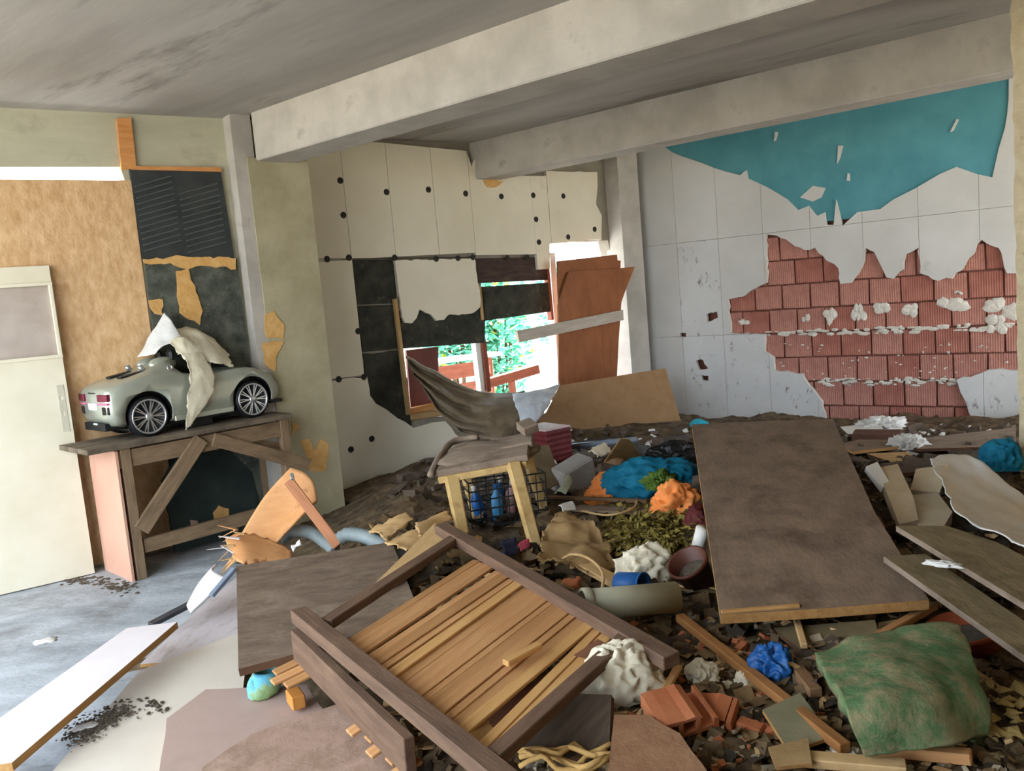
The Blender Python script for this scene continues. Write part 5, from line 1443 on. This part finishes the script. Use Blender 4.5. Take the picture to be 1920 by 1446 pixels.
# ---- far debris along the right wall and under the hardboard
tag(board('black_sheet', [onm(1062, 832, .02), onm(1290, 800, .02), onm(1292, 838, .02), onm(1070, 850, .02)], .012, [blacks, blacks]), 'black plastic sheet on the floor in front of the hardboard', 'sheet')
tag(tube('steel_tube', [onm(1062, 838, .06), onm(1195, 824, .06)], .025, M('blue_grey_metal', (110, 122, 136), (134, 146, 160), 6, rough=.4), seg=10), 'blue grey tube lying in front of the hardboard', 'tube')
fard = [('brown_plank', [(1570, 830), (1690, 810), (1700, 832), (1600, 850)], dust, 'brown plank behind the far end of the big board'),
        ('dark_plank', [(1640, 870), (1900, 838), (1905, 862), (1660, 892)], M('dark_far_wood', (78, 68, 60), (98, 86, 76), 5, (1, 5, 5), rough=.8), 'dark plank crossing in front of the right wall'),
        ('grey_sheet', [(1690, 822), (1905, 805), (1905, 832), (1720, 846)], greyw, 'grey sheet lying along the foot of the right wall'),
        ('pale_sheet', [(1575, 800), (1650, 792), (1660, 812), (1590, 815)], paperm, 'pale sheet at the foot of the brick patch'),
        ('wood_strip', [(1625, 850), (1700, 848), (1770, 890), (1755, 897)], palew, 'splintered pale strip behind the foam pieces')]
for nm_, pts, mt, lb in fard:
    tag(board(nm_, [onm(x, y, .05) for x, y in pts], .02, [mt, rawedge if mt is dust else darkedge], along=(0, 1)), lb, 'board')
tag(cbox('brown_box', onm(1645, 838), (.32, .22, .11), M('dark_brown_box', (84, 56, 44), (104, 72, 58), 5, rough=.7), rot=(0, 0, -.5)), 'low dark brown box near the foot of the brick patch', 'box')
clp(1705, 830, 60, 26, paperm, 'foam_crumbs', 'white foam crumbs beside the low brown box', 'foam', seed=21, amp=.6, freq=4)
clp(1660, 795, 75, 22, paperm, 'foam_crumbs', 'white foam crumbs along the foot of the brick patch', 'foam', seed=22, amp=.6, freq=4)
tag(board('cardboard_flap', [onm(1130, 868, .06), P(1165, 826, 5.9), P(1180, 822, 5.95), onm(1205, 862, .06)], .008, [sackm, rawedge]), 'folded brown cardboard flap behind the grey carton', 'cardboard')
scrap('white_rag', [(1105, 845), (1130, 832), (1145, 850), (1120, 855)], [5.5, 5.6, 5.5, 5.4], whitec, 'white rag on top of the rubble behind the grey carton', seed=14)
scrap('pale_green_card', [(1040, 925), (1062, 895), (1072, 905), (1060, 928)], [4.9, 5.0, 5.0, 4.85], M('pale_green', (176, 186, 166), (190, 198, 180), 8, rough=.7), 'pale green torn card leaning on the grey carton', seed=15, fr=.004)
tag(board('under_board', [onm(1450, 1180, .04), onm(1640, 1160, .06), onm(1650, 1205, .04), onm(1500, 1215, .03)], .02, [M('dim_olive_board', (104, 92, 66), (124, 110, 82), 6, rough=.85, bump=.3), darkedge]), 'dim olive board lying under the front edge of the big board', 'board')
tag(tube('white_pipe', [onm(1308, 1030, .05), onm(1318, 990, .14)], .03, whitep, seg=12), 'short white plastic pipe against the left edge of the big board', 'pipe')
tag(lump('red_cloth', onm(1315, 985) , (.07, .08, .07), M('maroon_cloth', (84, 30, 30), (104, 42, 40), 6, rough=.7, bump=.3), amp=.4, sub=4, seed=33), 'maroon cloth tucked under the left edge of the big board', 'cloth')

# ---- uncountable crumbs over the heap
def crumbs(name, n, mat, box, s0, s1, flat, label, cat, seed, long=1.0):
    r = random.Random(seed)
    vs_, fs = [], []
    for i in range(n):
        p = onm(r.uniform(box[0], box[2]), box[1] + (box[3] - box[1]) * r.random() ** .8)
        if p.x < -1.35 + .12 * (p.y - 3):
            continue
        s = r.uniform(s0, s1) * min(1.6, p.y / 2.6)
        a, b, g_ = r.uniform(0, 6.3), r.uniform(-.5, .5), r.uniform(-.5, .5)
        m_ = Matrix.Rotation(a, 3, 'Z') @ Matrix.Rotation(b, 3, 'X') @ Matrix.Rotation(g_, 3, 'Y')
        L0, W0, H0 = s * long * r.uniform(.7, 1.4), s * r.uniform(.4, 1), s * flat * r.uniform(.5, 1.3)
        k = len(vs_)
        for sz in (-1, 1):
            for sx, sy in ((-1, -1), (1, -1), (1, 1), (-1, 1)):
                vs_.append(p + V((0, 0, s * .2)) + m_ @ V((sx * L0 * r.uniform(.7, 1.1), sy * W0 * r.uniform(.6, 1.1), sz * H0)))
        fs += [[k + 3, k + 2, k + 1, k], [k + 4, k + 5, k + 6, k + 7], [k, k + 1, k + 5, k + 4], [k + 1, k + 2, k + 6, k + 5], [k + 2, k + 3, k + 7, k + 6], [k + 3, k, k + 4, k + 7]]
    return tag(mkw(name, vs_, fs, mat, recalc=False), label, cat, kind='stuff')
near = (820, 1120, 1915, 1450)
crumbs('plaster_crumbs', 300, M('plaster_crumb', (150, 136, 112), (178, 164, 140), 9, rough=.95, bump=.3), near, .006, .02, .6, 'pale plaster crumbs strewn over the near rubble', 'crumbs', 51)
crumbs('earth_clods', 900, M('earth_clod', (84, 68, 48), (116, 96, 70), 9, rough=.95, bump=.4), (650, 930, 1915, 1450), .01, .032, .7, 'brown earth clods all over the rubble heap', 'clods', 52)
crumbs('wood_splinters', 300, palew, (700, 960, 1900, 1450), .006, .016, .3, 'thin pale wood splinters all over the rubble heap', 'splinters', 53, long=4.5)
crumbs('brick_crumbs', 160, terra, (1100, 1150, 1560, 1446), .006, .02, .6, 'orange brick crumbs in the near rubble', 'crumbs', 55)
crumbs('far_clods', 700, M('far_clod', (78, 66, 56), (112, 98, 86), 9, rough=.95, bump=.4), (640, 800, 1900, 930), .012, .04, .5, 'dark lumps of dirt in the far rubble by the walls', 'clods', 56)
crumbs('foam_bits', 220, paperm, (1000, 800, 1900, 920), .006, .02, .5, 'white foam bits scattered near the right wall', 'bits', 57)
def litter(name, n, mat, box, s0, s1, label, seed):
    r = random.Random(seed)
    vs_, fs = [], []
    G = 5
    for i in range(n):
        p = onm(r.uniform(box[0], box[2]), r.uniform(box[1], box[3]))
        if p.x < -1.2 + .12 * (p.y - 3):
            continue
        s = r.uniform(s0, s1) * min(1.7, p.y / 2.6)
        m_ = Matrix.Rotation(r.uniform(0, 6.3), 3, 'Z') @ Matrix.Rotation(r.uniform(-.7, .7), 3, 'X')
        asp = r.uniform(.35, 1.0)
        k = len(vs_)
        o_ = V((r.uniform(0, 99), r.uniform(0, 99), 0))
        cu = r.uniform(-.6, .6)
        for a in range(G):
            for b in range(G):
                u, v = a / (G - 1) * 2 - 1, b / (G - 1) * 2 - 1
                e = .75 + .35 * noise.noise(V((u, v, 0)) * 1.7 + o_)
                q = V((u * s * e, v * s * asp * e, s * (.35 * noise.noise(V((u, v, 0)) * 1.3 + o_) + cu * u * u * .5)))
                vs_.append(p + V((0, 0, s * .3)) + m_ @ q)
        for a in range(G - 1):
            for b in range(G - 1):
                fs.append([k + a * G + b, k + a * G + b + 1, k + (a + 1) * G + b + 1, k + (a + 1) * G + b])
    return tag(mkw(name, vs_, fs, mat, recalc=False, smooth=True), label, 'litter', kind='stuff')
litter('brown_litter', 330, M('litter_brown', (112, 90, 60), (148, 122, 86), 7, rough=.9, bump=.3), (760, 940, 1900, 1450), .02, .06, 'crumpled brown scraps littering the rubble heap', 61)
litter('dark_litter', 300, M('litter_dark', (52, 44, 36), (76, 66, 54), 7, rough=.8, bump=.3), (760, 930, 1900, 1450), .02, .065, 'crumpled dark scraps littering the rubble heap', 62)
litter('grey_litter', 120, M('litter_grey', (120, 112, 100), (150, 142, 128), 7, rough=.85, bump=.3), (820, 940, 1900, 1450), .015, .045, 'crumpled grey scraps littering the rubble heap', 63)
litter('pale_litter', 60, M('litter_pale', (190, 176, 146), (206, 194, 166), 7, rough=.85, bump=.3), (900, 950, 1880, 1450), .012, .035, 'small pale scraps littering the rubble heap', 64)
litter('far_litter', 260, M('litter_far', (76, 68, 62), (108, 98, 90), 7, rough=.85, bump=.3), (820, 830, 1900, 940), .02, .06, 'dull scraps littering the far rubble before the walls', 65)
